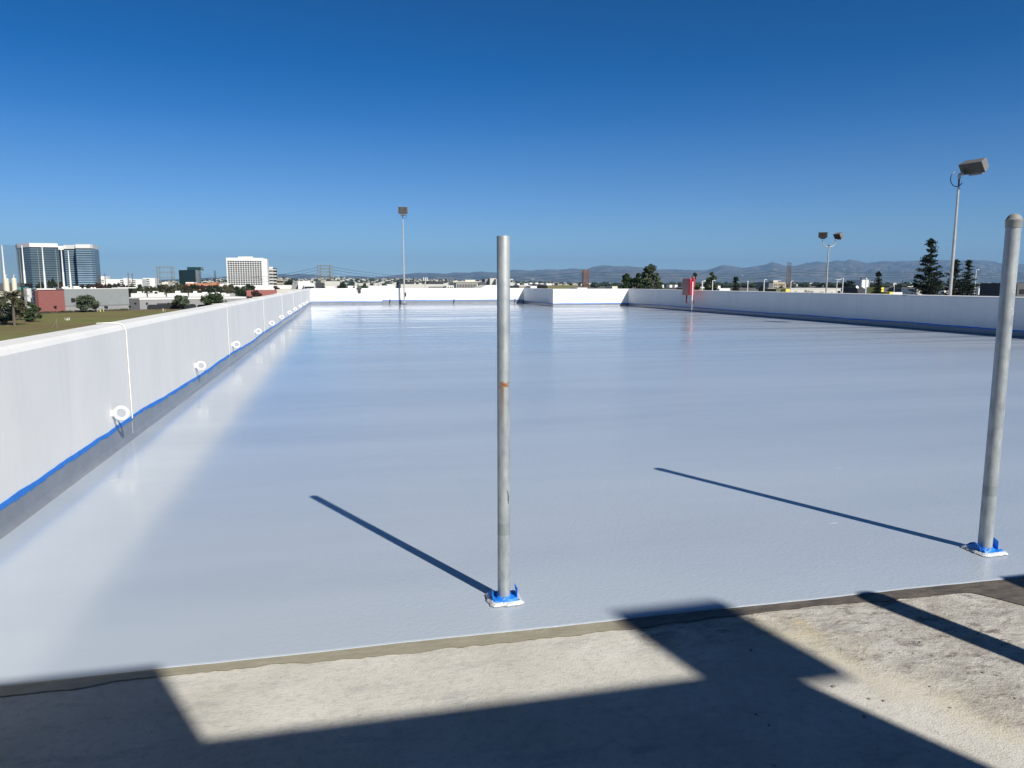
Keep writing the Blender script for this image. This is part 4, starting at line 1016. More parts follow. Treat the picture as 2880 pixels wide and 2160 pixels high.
for a in (.15, .45, .72): box('window', 'black', t, W*a, W*(a+.14), -0.1, 0.02, H-1.6, H-0.6)
t, W, H = S_('window_hall', 'hall with a row of tall windows under a flat cream roof', 'building', 1277, 1344, 794, 440, 20, 'stone')
box('roof_slab', 'cream', t, -0.6, W+0.6, -0.8, 20, H, H+0.5)
for i in range(13): box('window', 'slate', t, W*(0.12+i*0.065), W*(0.12+i*0.065+0.045), -0.1, 0.02, H-3.2, H-1.0)
box('side_wall', 'slate', t, -0.03, W*0.09, -0.12, -0.01, 0.02, H-0.4); box('roof_unit', 'stone', t, W*.5, W*.93, 3, 10, H+0.55, H+1.5)
S_('dark_hall', 'dark green-grey hall right of the window hall', 'building', 1346, 1365, 793, 480, 20, 'greyd')
t, W, H = S_('concrete_cubes', 'left pale concrete cube left of the pipe post', 'building', 1364, 1376, 784.5, 520, 12, 'grey2'); S_('concrete_cubes', 'right pale concrete cube touching the pipe post', 'building', 1378, 1395, 782.5, 515, 12, 'stone')
t, W, H = S_('window_hall', 'white framed pavilion seen either side of the pipe post', 'building', 1395, 1443, 784.5, 510, 14, 'stone')
for a in (.05, .85): box('window', 'slate', t, W*a, W*(a+.13), -0.1, 0.02, H-2.3, H-0.8)
# big low-pitched white roof
P0, P1, z = Bu(1340, 1445, 802, 300); t = thing('white_tent_roof', 'wide low-pitched white roof beyond the far wall', 'building', (P0.x, P0.y, GZ), 0); W = P1.x-P0.x; H = z-GZ
MB().box(0, W, 0, 20, 0.02, H-2).build('wall', 'stone', t)
b = MB(); b.add([(0,-0.3,H-2),(W*1.05,-0.3,H-2),(W*1.05,20,H-2),(0,20,H-2),(W*.3,3,H),(W*.75,3,H),(W*.75,17,H),(W*.3,17,H)], [(0,1,5,4),(1,2,6,5),(2,3,7,6),(3,0,4,7),(4,5,6,7)]); b.build('roof', 'white', t)
S_('dark_hall', 'black roofed low hall right of the pipe post', 'building', 1440, 1459, 804, 380, 12, 'black')
t, W, H = S_('fin_hall', 'hall with brown vertical fins right of the pipe post', 'building', 1460, 1492, 802, 400, 14, 'stone')
for i in range(9): box('fin', 'tan', t, W*(i+.2)/9, W*(i+.6)/9, -0.4, -0.02, 0.5, H-0.5)
S_('white_shed', 'white box with a dark top strip, left of the grey sloped hall', 'building', 1492, 1510, 804, 390, 12, 'white', rows=0)
S_('dark_hall', 'slate hall with a slanting end behind the return wall', 'building', 1510, 1541, 799.5, 420, 20, 'slate')
t, W, H = S_('dark_hall', 'long olive-grey low hall above the nearer far wall', 'building', 1540, 1622, 802.5, 400, 20, 'olive'); box('roof_unit', 'white', t, 0, W*.18, 2, 8, H+.01, H+1.0)
for u0, u1, v in ((1455, 1462, 797), (1475, 1485, 797), (1490, 1497, 795), (1506, 1514, 795), (1520, 1530, 797)):
    S_('distant_white_block', 'tiny white block on the horizon right of the pipe post, %s from the left' % {1455: 'first', 1475: 'second', 1490: 'third', 1506: 'fourth', 1520: 'fifth'}[u0], 'building', u0, u1, v, 900, 15, 'white')
S_('white_shed', 'small white roof at the foot of the rusty pylon', 'building', 1624, 1652, 809, 350, 12, 'white')
t, W, H = S_('cream_block', 'small cream shed left of the eucalyptus group', 'building', 1722, 1737, 805, 420, 12, 'cream', rows=1)
# antenna mast
P = xy(1196.5, 260); t = thing('antenna_mast', 'cell antenna mast with three pale panel antennas', 'mast', (P.x, P.y, GZ)); Hh = zat(786, P)-GZ
MB().tube([(0,0,0.02),(0,0,Hh)], [0.3, 0.18], 8).build('shaft', 'stone', t)
for x, y in ((-0.62, 0), (0.0, -0.3), (0.62, 0)): MB().box(x-0.17, x+0.17, y-0.1, y+0.1, Hh-0.5, Hh+0.75).build('antenna_panel', 'panel', t)
MB().box(-0.7, 0.7, -0.05, 0.05, Hh-0.1, Hh+0.05).build('bracket', 'dark', t)
# rusty lattice tower and other pylons
def lattice_tower(label, u, vt_, Y, w0, w1, m, arms=0):
    P = xy(u, Y); t = thing('power_pylon', label, 'pylon', (P.x, P.y, GZ), 0, 'power-line pylons'); H = zat(vt_, P)-GZ; b = MB()
    n_ = 12
    for sx, sy in ((-1,-1),(1,-1),(1,1),(-1,1)): b.tube([(sx*w0, sy*w0, 0.02), (sx*w1, sy*w1, H)], 0.16, 4)
    for i in range(n_):
        a, c = i/n_, (i+1)/n_; wa, wc = w0+(w1-w0)*a, w0+(w1-w0)*c
        for s_ in (-1, 1):
            b.tube([(-wa*s_, -wa, H*a+.02), (wc*s_, -wc, H*c)], 0.12, 4); b.tube([(-wa*s_, wa, H*a+.02), (wc*s_, wc, H*c)], 0.12, 4)
            b.tube([(-wa, -wa*s_, H*a+.02), (-wc, wc*s_, H*c)], 0.12, 4); b.tube([(wa, -wa*s_, H*a+.02), (wc, wc*s_, H*c)], 0.12, 4)
        b.tube([(-wc, -wc, H*c), (wc, -wc, H*c)], 0.12, 4)
    b.build('lattice', m, t)
    for i in range(arms):
        z = H*(0.98-0.10*i); MB().tube([(-w0*1.6, 0, z), (w0*1.6, 0, z)], 0.16, 4).build('crossarm', m, t)
    return P, H
rp_ = lattice_tower('rusty reddish lattice pylon in front of the mountains', 1647, 759, 480, 1.9, 1.75, 'rustm', 3)
lattice_tower('hazy thin lattice pylon left of the white office tower', 606, 761, 1500, 2.0, 0.6, 'wire', 4)
# wires: each conductor is a thing of its own
def wire(label, A, Bq, sag, r=0.07):
    A = Vector(A); Bq = Vector(Bq); pts = []
    for i in range(25):
        s_ = i/24; p = A.lerp(Bq, s_); p.z -= sag*4*s_*(1-s_); pts.append(p-A)
    o = MB().tube(pts, r, 4).build('power_line', 'wire'); o.location = A
    tag(o, label, 'wire', 'overhead power lines'); return o
def wp_(u, v, Y): P = xy(u, Y); return (P.x, P.y, zat(v, P))
names = ['top', 'second', 'third']
for i, (va, vb) in enumerate(((751, 775), (759, 781), (768, 786))):
    wire('%s wire running right from the nearer gantry' % names[i], wp_(936, va, 700), wp_(1290, vb, 1100), 5, 0.12)
    wire('%s wire running left from the nearer gantry' % names[i], wp_(895, va+1, 700), wp_(560, vb-6, 1000), 7, 0.12)
for i, (va, vb) in enumerate(((764.5, 771), (773, 777.5), (781, 784.5))):
    wire('%s wire between the rusty pylon and the eucalyptus trees' % names[i], wp_(1655, va, 480), wp_(1960, vb-2, 470), 0.5, 0.10)
    wire('%s wire between pipe post and rusty pylon' % names[i], wp_(1639, va, 480), wp_(1240, vb+6, 560), 2.5, 0.08)
for i, (va, vb) in enumerate(((757, 772), (765, 778), (772.5, 784))):
    wire('%s wire between the tall wood poles and the right pines' % names[i], wp_(2222, va, 440), wp_(2640, vb-8, 400), 1.5, 0.10)
    wire('%s wire arriving at the tall wood poles from the left' % names[i], wp_(2210, va, 440), wp_(1960, vb-8, 470), 2.5, 0.09)
    wire('%s wire right of the pines, passing behind the capped post' % names[i], wp_(2640, vb-8, 400), wp_(2960, vb-8+i, 380), 1.0, 0.09)
# houses over the low hill: countless
rg = random.Random(31); b = MB()
def hill_z(x, y): return 0
from mathutils import noise as mn
def dirh(u): d = ray(u); v_ = Vector((d.x, d.y, 0)); return v_.normalized(), v_.length/F
def interp(prof, u):
    if u <= prof[0][0]: return prof[0][1]
    for (a, b_), (c, d) in zip(prof, prof[1:]):
        if u <= c: return b_+(d-b_)*(u-a)/(c-a)
    return prof[-1][1]
RIDGE = [(-200,796),(300,795),(380,787),(470,786),(569,782),(595,780),(617,781),(641,776),(700,775),(778,773),(797,770),(817,773),(840,770),(879,772),(892,774),(953,779),(979,776),(1027,777),(1046,780),(1085,777),(1139,771),(1178,767),(1231,768),(1252,770),(1278,766),(1320,767),(1340,764),(1361,764),(1400,767),(1442,758),(1463,759),(1490,761.5),(1518,759),(1544,757),(1572,759),(1609,754.6),(1637,757),(1652,756),(1674,748.5),(1698,746),(1735,748.5),(1770,749),(1800,752),(1853,758),(1890,757),(1944,760),(1987,759),(2009,753),(2026,746),(2052,747),(2085,753),(2105,752),(2149,744),(2170,737),(2192,743),(2210,748.5),(2235,747),(2261,741),(2295,735),(2322,738.5),(2348,732),(2369,735),(2387,728.6),(2400,732),(2411,735),(2437,740),(2482,734),(2508,735.5),(2591,732),(2639,731),(2678,733),(2725,732),(2756,731),(2786,735.5),(2821,742),(2880,742),(3200,745)]
def range_mesh(prof, u0, u1, du, Dr, Db, rows, rough, amp, m, name, seed=0, base=GZ):
    b = MB(); cols = int((u1-u0)/du)+1
    for i in range(cols):
        u = u0+i*du; d, k = dirh(u)
        Pr = d*(Dr*k); zr = zat(interp(prof, u), Pr)
        for j in range(rows+2):
            if j <= rows:
                t_ = j/rows; D = (Db+(Dr-Db)*t_)*k; P_ = d*D
                w1 = mn.fractal(Vector((P_.x/rough+seed, P_.y/rough, 0)), 0.9, 2.1, 6); rid = 1-abs(mn.noise(Vector((P_.x/rough*1.3+seed, P_.y/rough*0.5, 3))))*2
                h_ = (zr-base)*(t_**1.25)
                h_ += (zr-base)*amp*(w1*0.5+rid*0.5-0.35)*math.sin(math.pi*t_)**0.7*(0.4+0.6*t_)
                if j == rows: h_ += (zr-base)*(0.03*mn.noise(Vector((u*0.07, seed, 0)))+0.02*mn.noise(Vector((u*0.21, seed, 4))))
                h_ = min(h_, (zr-base)*(0.15+0.85*t_)) if j < rows else h_
                z = base-2+h_ if j == 0 else base+max(0, h_)
            else: D = (Dr*1.08)*k; P_ = d*D; z = base-5
            b.v.append((P_.x, P_.y, z))
    n_ = rows+2
    for i in range(cols-1):
        for j in range(n_-1): a = i*n_+j; b.f.append((a, a+n_, a+n_+1, a+1))
    return b.build(name, m, None, smooth=False)
struct(range_mesh(RIDGE, -260, 3160, 5, 30000, 19000, 44, 2100, 0.85, 'mount', 'mountains', 5))
LOW = [(300,797),(520,790),(600,786),(700,783),(790,782),(850,786),(900,783),(950,780),(1000,783),(1060,785),(1130,784),(1200,787),(1300,790),(1400,792),(1500,794),(1600,797)]
hl = range_mesh(LOW, 300, 1600, 6, 6500, 3200, 16, 700, 0.35, 'hill', 'hills', 9); struct(hl)
# suburb houses: countless tiny blocks on the low hill and on the plain
rg = random.Random(31); hv = hl.data.vertices; nrow_ = 18; ncols_ = len(hv)//nrow_
MBs = {'stone': MB(), 'leafd': MB(), 'tan': MB()}
for i in range(2600):
    if i % 3:
        ci = rg.randrange(20, ncols_-2); rj = min(15, int(rg.random()**1.4*16)); v0 = hv[ci*nrow_+rj].co; v1 = hv[(ci+1)*nrow_+rj+1].co; p = v0.lerp(v1, rg.random())
    else:
        d, k = dirh(rg.uniform(560, 2900)); D = rg.uniform(1500, 6000)*k; p = d*D; p.z = GZ
        if D < 2500: p = d*(D+900)
        p.z = GZ
    s_ = rg.uniform(4, 10); hgt = rg.uniform(5, 10)
    kind = rg.choice(['stone', 'tan', 'leafd', 'leafd', 'stone'])
    if kind == 'leafd': hgt *= 1.3
    MBs[kind].box(p.x-s_, p.x+s_, p.y-s_*.7, p.y+s_*.7, p.z-3, p.z+hgt)
struct(MBs['stone'].build('distant_houses', 'stone'), 'countless tiny pale houses on the low hill and plain below the mountains', 'stuff')
struct(MBs['tan'].build('distant_houses', 'tan'), 'countless tiny tan houses among the pale ones below the mountains', 'stuff')
struct(MBs['leafd'].build('distant_woods', 'leafd'), 'dark far-off tree masses between the houses below the mountains', 'stuff')
# continuous dark tree/roof fringe on the horizon, right part
b = MB()
for i in range(800):
    u = rg.uniform(1640, 2960); d, k = dirh(u); D = rg.uniform(1500, 3400)*k; p = d*D; s_ = rg.uniform(4, 11)
    b.lathe([(s_*.6, 0), (s_, rg.uniform(3, 5)), (s_*.7, rg.uniform(6, 8)), (0.1, rg.uniform(8.2, 9.8))], 6, (p.x, p.y, GZ))
struct(b.build('horizon_woods', 'leafd'), 'dark low woods along the horizon beyond the right wall', 'stuff')

# ================================================================== RIGHT-HAND SIDE
t, W, H = S_('white_shed', 'low dark hall with three white roof boxes left of the red cabinet', 'building', 1862, 1915, 809, 330, 14, 'slate')
for a, c_ in ((.08, .2), (.5, .64), (.78, .93)): box('roof_box', 'white', t, W*a, W*c_, 2, 6, H, H+1.3)
t, W, H = S_('flat_roof_block', 'long low hall with a white fascia right of the red cabinet', 'building', 1954, 2024, 810.5, 300, 18, 'olive'); box('roof_fascia', 'white', t, -0.2, W+0.2, -0.3, 18, H, H+0.5)
S_('white_shed', 'small white roof hut behind the lollipop tree', 'building', 1991, 1999, 805, 330, 8, 'white')
t, W, H = S_('white_house', 'white two-storey house with dark windows right of the lollipop tree', 'building', 2024, 2054, 811, 240, 10, 'white')
for a in (.08, .5): box('window', 'black', t, W*a, W*(a+.16), -0.1, 0.02, H-1.3, H-0.8)
box('roof_unit', 'white', t, W*.05, W*.35, 2, 6, H, H+0.9)
t, W, H = S_('office_block', 'tan five-storey office block with a rounded shaded corner, far right background', 'building', 2175, 2209, 793, 620, 25, 'tan')
for f in range(4):
    z_ = H-2.5-f*2.4
    for i in range(7): box('window', 'glassd', t, W*(0.08+i*.13), W*(0.08+i*.13+.07), -0.12, 0.02, z_-0.8, z_+0.5)
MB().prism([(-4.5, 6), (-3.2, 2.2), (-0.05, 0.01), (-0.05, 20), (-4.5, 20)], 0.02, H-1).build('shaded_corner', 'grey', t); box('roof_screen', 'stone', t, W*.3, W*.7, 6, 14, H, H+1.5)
box('lower_block', 'stone', t, W*1.0+.05, W*1.25, 4, 18, 0.02, H-1.8)
S_('white_shed', 'white low shed with a dark opening left of the tan office', 'building', 2147, 2172, 816, 230, 10, 'white', rows=0)
S_('dark_hall', 'pale grey low hall in front of the tan office', 'building', 2160, 2186, 810, 300, 10, 'grey2')
S_('olive_wall_block', 'olive green wall block left of the yellow square', 'building', 2184, 2210.5, 812.5, 190, 8, 'olive')
S_('yellow_block', 'bright yellow square block at the foot of the tall wood poles', 'building', 2211, 2224.5, 812.5, 188, 8, 'yellow')
t, W, H = S_('long_white_wall', 'long white wall-like building with dark graffiti marks behind the double-headed pole', 'building', 2224.8, 2366, 812, 200, 8, 'stone')
rgg = random.Random(8); b = MB()
for i in range(16):
    x = W*(0.28+rgg.uniform(0, .07)); z = H-0.2-rgg.uniform(0.1, 1.2); b.tube([(x, -0.03, z), (x+rgg.uniform(-.5, .5), -0.03, z-rgg.uniform(.1, .5)), (x+rgg.uniform(-.4, .5), -0.03, z-rgg.uniform(.0, .7))], 0.06, 4)
b.build('graffiti_scrawl', 'black', t)
for i in range(9): x = W*rgg.uniform(.02, .95); box('door', 'grey2', t, x, x+rgg.uniform(.6, 1.8), -0.05, -0.01, H-1.9, H-rgg.uniform(.6, 1.1))
box('coping', 'white', t, -0.1, W+.1, -0.15, 8, H+.01, H+0.15)
t, W, H = S_('white_shed', 'white awning roof right of the double-headed pole', 'building', 2424, 2443, 787, 900, 20, 'white')
t, W, H = S_('dark_hall', 'large dark charcoal hall behind the slim Norfolk pine', 'building', 2413, 2480, 808, 210, 14, 'slate')
for u, lab in ((2411, 'small white dish on the left end of the charcoal hall'), (2430.5, 'small white dish on the charcoal hall roof')):
    P = xy(u, 208); t = thing('satellite_dish', lab, 'dish', (P.x, P.y, H+GZ)); MB().lathe([(0.02, 0), (0.3, 0.05), (0.5, 0.2)], 14).xf(Matrix.Rotation(R(60), 4, 'X')).build('dish', 'white', t, smooth=True); MB().tube([(0,0.1,-0.02),(0,0,0.1)], 0.04, 6).build('mount', 'dark', t)
t, W, H = S_('yellow_block', 'tall yellow panel right of the slim Norfolk pine', 'building', 2479.5, 2487, 808, 180, 5, 'yellow')
S_('olive_wall_block', 'low olive yellow block right of the yellow panel', 'building', 2487, 2504, 821.5, 178, 5, 'olive'); S_('yellow_block', 'small yellow end of the low olive block', 'building', 2504, 2514, 821, 176, 5, 'yellow')
t, W, H = S_('white_shed', 'low white shed between yellow block and tall pine', 'building', 2514, 2540, 822, 180, 6, 'white')
S_('white_shed', 'white gable glimpsed through the foot of the tallest Norfolk pine', 'building', 2580, 2594, 812, 240, 8, 'white'); S_('white_shed', 'white gable between light pole and shorter pine', 'building', 2658, 2676, 812, 240, 8, 'white')
S_('dark_hall', 'dark grey hall between the tallest pine and the light pole', 'building', 2560, 2668, 811, 260, 12, 'greyd')
t, W, H = S_('white_house', 'white box building with dark gabled roofs right of the pines', 'building', 2754, 2799, 811, 190, 8, 'white'); MB().box(W+.02, W*1.45, 0, 8, 0.02, H+0.2).build('dark_wing', 'slate', t); MB().box(W*.2, W*1.5, 3, 8, H, H+0.5).build('roof', 'slate', t); MB().box(W*.27, W*.36, 1, 2, H, H+0.7).build('chimney', 'white', t); MB().box(-0.05, W*.5, -1.2, -0.02, 0.02, H-1.9).build('front_wing', 'slate', t)
S_('dark_hall', 'dark violet roof left of the white box building', 'building', 2742, 2754, 814, 200, 8, 'greyd')
P = xy(2816, 170); t = thing('white_tank', 'small white upright tank just left of the capped pipe post', 'tank', (P.x, P.y, GZ)); MB().lathe([(0.5, 0.02), (0.5, zat(812, P)-GZ), (0.05, zat(811, P)-GZ)], 14).build('shell', 'cream', t, smooth=True); MB().tube([(-.5,0,zat(827,P)-GZ),(-2.2,0,zat(829,P)-GZ)], 0.15, 6).build('outlet', 'cream', t)
P = xy(2804, 168); t = thing('salmon_dome', 'small salmon pink rounded box by the white upright tank', 'utility box', (P.x, P.y, GZ)); Hh = zat(828, P)-GZ; MB().lathe([(0.62, 0.02), (0.62, Hh-0.25), (0.5, Hh), (0.05, Hh+0.05)], 14).build('shell', 'salmon', t, smooth=True); box('base', 'slate', t, -.7, .7, -.7, .7, 0.01, 0.3)
t, W, H = S_('grey_block', 'grey building with one dark window at the right edge behind the capped post', 'building', 2862, 2960, 796, 110, 8, 'greyd'); box('window', 'black', t, 0.6, W*.9, -0.1, 0.02, H-1.9, H-1.1)
# tall wooden poles
for i, (u, v, lab) in enumerate(((2212.5, 737, 'leftmost of the four tall wood poles'), (2216.5, 737, 'second of the four tall wood poles'), (2219.5, 739, 'third of the four tall wood poles'), (2222.5, 738, 'rightmost of the four tall wood poles'))):
    P = xy(u, 440); t = thing('utility_pole', lab+' right of the tan office', 'pole', (P.x, P.y, GZ), 0, 'tall wood poles by the yellow block'); Hh = zat(v, P)-GZ
    MB().tube([(0,0,0.02), (0,0,Hh)], [0.30, 0.17], 8).build('shaft', 'wood', t)
    for k_ in range(3): MB().box(-0.45, 0.45, -0.08, 0.08, Hh-0.6-k_*1.7, Hh-0.45-k_*1.7).build('insulator_arm', 'wire', t)
# street lamps
def street_lamp(u, v, Y, lab, arm=1, r_=0.10):
    P = xy(u, Y); t = thing('street_lamp', lab, 'street lamp', (P.x, P.y, GZ), 0, 'street lamps beyond the right wall'); Hh = zat(v, P)-GZ
    MB().tube([(0,0,0.02), (0,0,Hh)], [r_*1.4, r_], 8).build('post', 'white', t, smooth=True)
    if arm:
        ar = 0.22 if Y < 200 else 0.5
        MB().tube([(0,0,Hh-0.05), (arm*ar,0,Hh+0.03)], r_*0.6, 6).build('arm', 'white', t)
        MB().box(arm*ar, arm*ar*3, -0.12, 0.12, Hh-0.02, Hh+0.12).build('lamp_head', 'white', t, bevel=0.04)
    else: MB().lathe([(r_*1.6, 0), (r_*1.6, 0.15), (r_*.5, 0.3)], 8, (0, 0, Hh)).build('cap', 'white', t)
for a in ((1975, 791, 130, 'white street lamp between red cabinet and lollipop tree', 1), (2004, 789, 150, 'white street lamp partly behind the lollipop tree', 1), (2103, 793, 170, 'white lamp post left of the dark upright tree', 0), (2149, 787, 150, 'white street lamp with arm left of the tan office', 1),
          (2187, 789, 260, 'thin street lamp before the tan office', 1), (2224.5, 791, 170, 'white street lamp just right of the tall wood poles', 1), (2354, 791, 170, 'street lamp with left arm right of the double-headed pole', 1), (2370.5, 786, 140, 'plain white post right of the double-headed pole', 0),
          (2436, 786, 120, 'plain white post before the charcoal hall', 0), (2445, 793, 230, 'thin lamp post just right of the plain white post', 1), (2516, 800, 190, 'thin grey lamp post right of the yellow panel', 1), (2743, 759, 140, 'tall thin grey lamp post right of the pines', 1)):
    street_lamp(*a[:5], r_=0.07 if 'thin' in a[3] else 0.10)
# hazy skyline of towers far away
for i, (u, v) in enumerate(((2394, 795), (2412, 793), (2424, 782), (2430, 790), (2454, 789), (2462, 787), (2540, 790), (2476, 792))):
    P = xy(u, 9000); t = thing('skyline_tower', 'faint hazy skyscraper on the horizon near the charcoal hall, %s from the left' % ['first','second','third','fourth','sixth','seventh','last','fifth'][i] if 0 else ['first','second','third','fourth','fifth','sixth','eighth','seventh'][i]+' from the left of the faint skyscrapers behind the charcoal hall', 'tower', (P.x, P.y, GZ), 0, 'faint skyline towers'); H = zat(v-2, P)-GZ; s_ = 9+4*(i % 3)
    MB().box(-s_, s_, -s_, s_, 0.02, H).build('shaft', 'greyd', t); MB().box(-s_*.5, s_*.5, -s_*.5, s_*.5, H, H*1.1).build('crown_block', 'greyd', t)
# aeroplanes
def plane(u, v, Y, Ln, lab, rz=0, pitch=0, m='white'):
    P = xy(u, Y); t = thing('aeroplane', lab, 'aeroplane', (P.x, P.y, zat(v, P)), rz); t.rotation_euler = (0, pitch, rz); l_ = Ln/2
    MB().lathe([(0.05, -l_), (Ln*.03, -l_*.9), (Ln*.052, -l_*.7), (Ln*.052, l_*.4), (Ln*.03, l_*.8), (0.1, l_)], 12).xf(Matrix.Rotation(R(90), 4, 'Y')).build('fuselage', m, t, smooth=True)
    MB().add([(-l_*.3, -Ln*.03, -Ln*.02), (l_*.15, -Ln*.03, -Ln*.02), (l_*.45, -l_*.95, Ln*.02), (l_*.3, -l_*.95, Ln*.02)]*1+[(-l_*.3, -Ln*.03, -Ln*.03), (l_*.15, -Ln*.03, -Ln*.03), (l_*.45, -l_*.95, Ln*.015), (l_*.3, -l_*.95, Ln*.015)], [(0,1,2,3), (7,6,5,4), (0,3,7,4), (1,5,6,2), (2,6,7,3), (0,4,5,1)]) if 0 else None
    for s_ in (-1, 1):
        b = MB(); w_ = [(-l_*.3, s_*Ln*.03), (l_*.15, s_*Ln*.03), (l_*.45, s_*l_*.95), (l_*.32, s_*l_*.95)]
        if s_ > 0: pass
        b.prism(w_ if s_ < 0 else w_, -Ln*.03, -Ln*.018); b.build('wing', m, t)
    MB().add([(l_*.62, -.15, Ln*.02), (l_*.97, -.15, Ln*.02), (l_*1.08, -.15, Ln*.17), (l_*.92, -.15, Ln*.17), (l_*.62, .15, Ln*.02), (l_*.97, .15, Ln*.02), (l_*1.08, .15, Ln*.17), (l_*.92, .15, Ln*.17)], [(0,1,2,3), (7,6,5,4), (0,4,5,1), (1,5,6,2), (2,6,7,3), (3,7,4,0)]) 
    b = MB(); b.add([(l_*.62, -.15, Ln*.02), (l_*.97, -.15, Ln*.02), (l_*1.08, -.15, Ln*.17), (l_*.92, -.15, Ln*.17), (l_*.62, .15, Ln*.02), (l_*.97, .15, Ln*.02), (l_*1.08, .15, Ln*.17), (l_*.92, .15, Ln*.17)], [(0,1,2,3), (7,6,5,4), (0,4,5,1), (1,5,6,2), (2,6,7,3), (3,7,4,0)]); b.build('tail_fin', m, t)
    return t
plane(2357, 786.5, 3200, 30, 'white airliner coming in to land in front of the mountains', R(-20), R(-4))
plane(1498, 785.3, 3600, 18, 'tiny white aeroplane low before the mountains right of the pipe post', R(0))
plane(2560, 806.5, 700, 7, 'small white aeroplane parked on the horizon left of the tallest pine', R(0))

# ------------------------------------------------------------------ cars and field markers
def car(label, P, rz, m, L_=4.5):
    t = thing('parked_car', label, 'car', (P.x, P.y, GZ+0.01), rz, 'cars parked beside the palm'); 
    b = MB(); pr_ = [(-2.2,.35),(-2.2,.85),(-1.5,.95),(-0.8,1.42),(0.9,1.42),(1.5,.98),(2.15,.85),(2.2,.35)]
    b.add([(x, -.88, z) for x, z in pr_]+[(x, .88, z) for x, z in pr_], [tuple(range(8)), tuple(reversed(range(8, 16)))]+[(i, 8+i, 8+(i+1) % 8, (i+1) % 8) for i in range(8)]); b.build('body', m, t, bevel=0.06)
    for s_ in (-1, 1): b = MB(); b.add([(-1.3, s_*.89, .98), (-.75, s_*.89, 1.34), (.85, s_*.89, 1.34), (1.3, s_*.89, .98), (-1.3, s_*.86, .98), (-.75, s_*.86, 1.34), (.85, s_*.86, 1.34), (1.3, s_*.86, .98)], [(0,1,2,3), (7,6,5,4), (0,4,5,1), (1,5,6,2), (2,6,7,3), (3,7,4,0)]); b.build('side_window', 'black', t)
    for x in (-1.35, 1.35):
        for s_ in (-1, 1): MB().lathe([(.33, -.1), (.33, .1)], 14).xf(Matrix.Translation((x, s_*.82, .33)) @ Matrix.Rotation(R(90), 4, 'X')).build('wheel', 'black', t)
    for s_ in (-1, 1): MB().box(2.19, 2.23, s_*.6-.15, s_*.6+.15, .6, .75).build('headlight', 'lens', t)
silver = mat('silver_car_paint', (0.55, 0.57, 0.6), 0.3, metal=0.3); maroon = mat('maroon_car_paint', (0.3, 0.02, 0.06), 0.3)
for u, v, c_, lab in ((3, 882, 'white', 'white parked car at the very left edge'), (22, 881.5, 'slate', 'dark parked car second from the left edge, under the palm'), (52, 880.5, silver, 'silver parked car with a white roofline beside the dark bush'), (12, 877, maroon, 'maroon parked car in the second row'), (68, 881, 'redd', 'red parked car nearest the round dark bush')):
    car(lab, gnd(u, v), R(8), c_ if not isinstance(c_, str) else M[c_])
b = MB(); q0, q1, q2, q3 = gnd(-300, 885), gnd(88, 884), gnd(95, 872), gnd(-300, 872)
b.add([(p.x, p.y, GZ+0.008) for p in (q0, q1, q2, q3)], [(0,1,2,3)]); struct(b.build('car_park', 'asphalt'))
def marker_group(base, spots, grp):
    for i, (u, v, h_, r_, m, lab) in enumerate(spots):
        P = gnd(u, v); t = thing('marker_post', lab, 'marker post', (P.x, P.y, zf), 0, grp)
        MB().lathe([(r_, 0.0), (r_, h_), (r_*.4, h_+0.06)], 10).build('shaft', m, t, smooth=True); MB().lathe([(r_*1.08, 0), (r_*1.08, .12)], 10, (0, 0, h_*0.75)).build('band', 'grey2', t)
marker_group(0, [(37, 890, 0.75, .09, 'cream', 'leftmost cream marker post of the left cluster'), (41, 890, .7, .08, 'cream', 'second cream marker post of the left cluster'), (44, 890, 1.0, .16, 'cream', 'thickest cream marker post of the left cluster'), (51, 887.5, .55, .12, 'cream', 'short cream marker post right of the left cluster')], 'cream marker posts in the grass field')
marker_group(0, [(183, 901, .65, .06, 'cream', 'thin leftmost marker of the middle cluster in the grass'), (188.5, 901.5, .55, .15, 'white', 'white squat marker of the middle cluster in the grass'), (191.5, 901, .7, .09, 'cream', 'third marker of the middle cluster in the grass'), (195.5, 901, .7, .11, 'cream', 'rightmost marker of the middle cluster in the grass')], 'cream marker posts in the grass field')
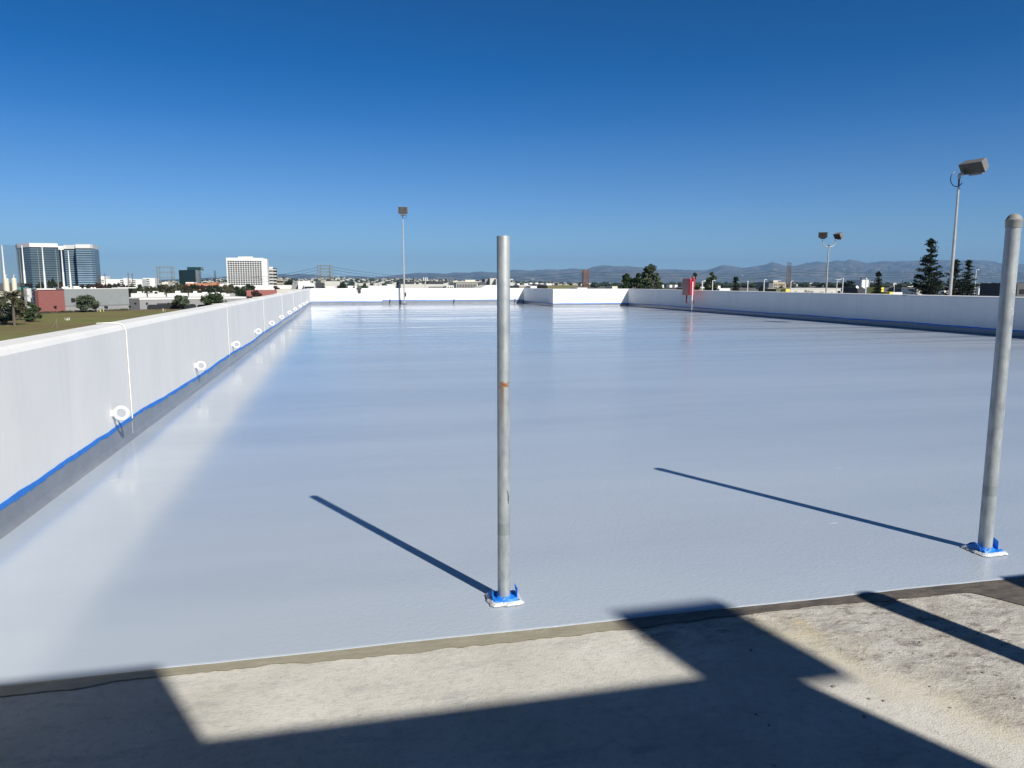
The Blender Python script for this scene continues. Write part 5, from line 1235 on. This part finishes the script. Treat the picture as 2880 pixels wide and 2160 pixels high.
marker_group(0, [(274, 877, .6, .07, 'cream', 'thin marker post just right of the lone tree'), (282.5, 877, .8, .22, 'yellow', 'pale yellow stump marker right of the lone tree'), (292, 877, .9, .08, 'white', 'white marker post before the grey hall'), (459, 876, 1.0, .15, 'cream', 'cream marker post before the low warehouse'), (465, 876, .8, .10, 'tan', 'tan marker post beside the cream one before the low warehouse')], 'cream marker posts in the grass field')
P = gnd(87, 879); t = thing('round_lamp', 'white round lamp by the dark bush left of the brick block', 'lamp', (P.x, P.y, GZ)); MB().tube([(0,0,0),(0,0,1.2)], .05, 6).build('post', 'dark', t); MB().lathe([(0.02, 0), (.22, .12), (.3, .35), (.22, .6), (.02, .7)], 12, (0,0,1.2)).build('globe', 'white', t, smooth=True)
P = gnd(161, 925); t = thing('fence_post', 'thin grey fence post standing in the grass field', 'post', (P.x, P.y, zf)); MB().tube([(0,0,0),(0,0,2.4)], .035, 6).build('shaft', 'latt', t); MB().tube([(-1.3,0,0.05),(0,0,1.8)], .03, 6).build('brace', 'latt', t)
# scrubby weeds along the hall foot
b = MB(); rg = random.Random(6)
for i in range(260):
    s_ = rg.random(); p = A0.lerp(A2, s_); sz = rg.uniform(.2, .7); yb = p.y-0.8-rg.uniform(0, 1.5)
    for k_ in range(6): b.leaf((p.x+rg.gauss(0, .5), yb+rg.gauss(0, .3), zf+sz*rg.random()), sz*.5, rg)
struct(b.build('weeds', 'leafo'), 'weeds along the foot of the brick and grey halls', 'stuff')

# ------------------------------------------------------------------ haze
hz = MB().box(-36000, 36000, -3000, 36000, GZ-1, 1150).build('haze', mat('tmp', (1,1,1))); hz['kind'] = 'stuff'
hm = bpy.data.materials.new('haze_air'); hm.use_nodes = True; t_ = hm.node_tree; t_.nodes.remove(t_.nodes['Principled BSDF'])
pv = t_.nodes.new('ShaderNodeVolumePrincipled'); pv.inputs['Color'].default_value = (0.33, 0.60, 1.0, 1); pv.inputs['Density'].default_value = 3.0e-5; pv.inputs['Anisotropy'].default_value = 0.0
t_.links.new(pv.outputs[0], t_.nodes['Material Output'].inputs['Volume']); hz.data.materials.clear(); hz.data.materials.append(hm)
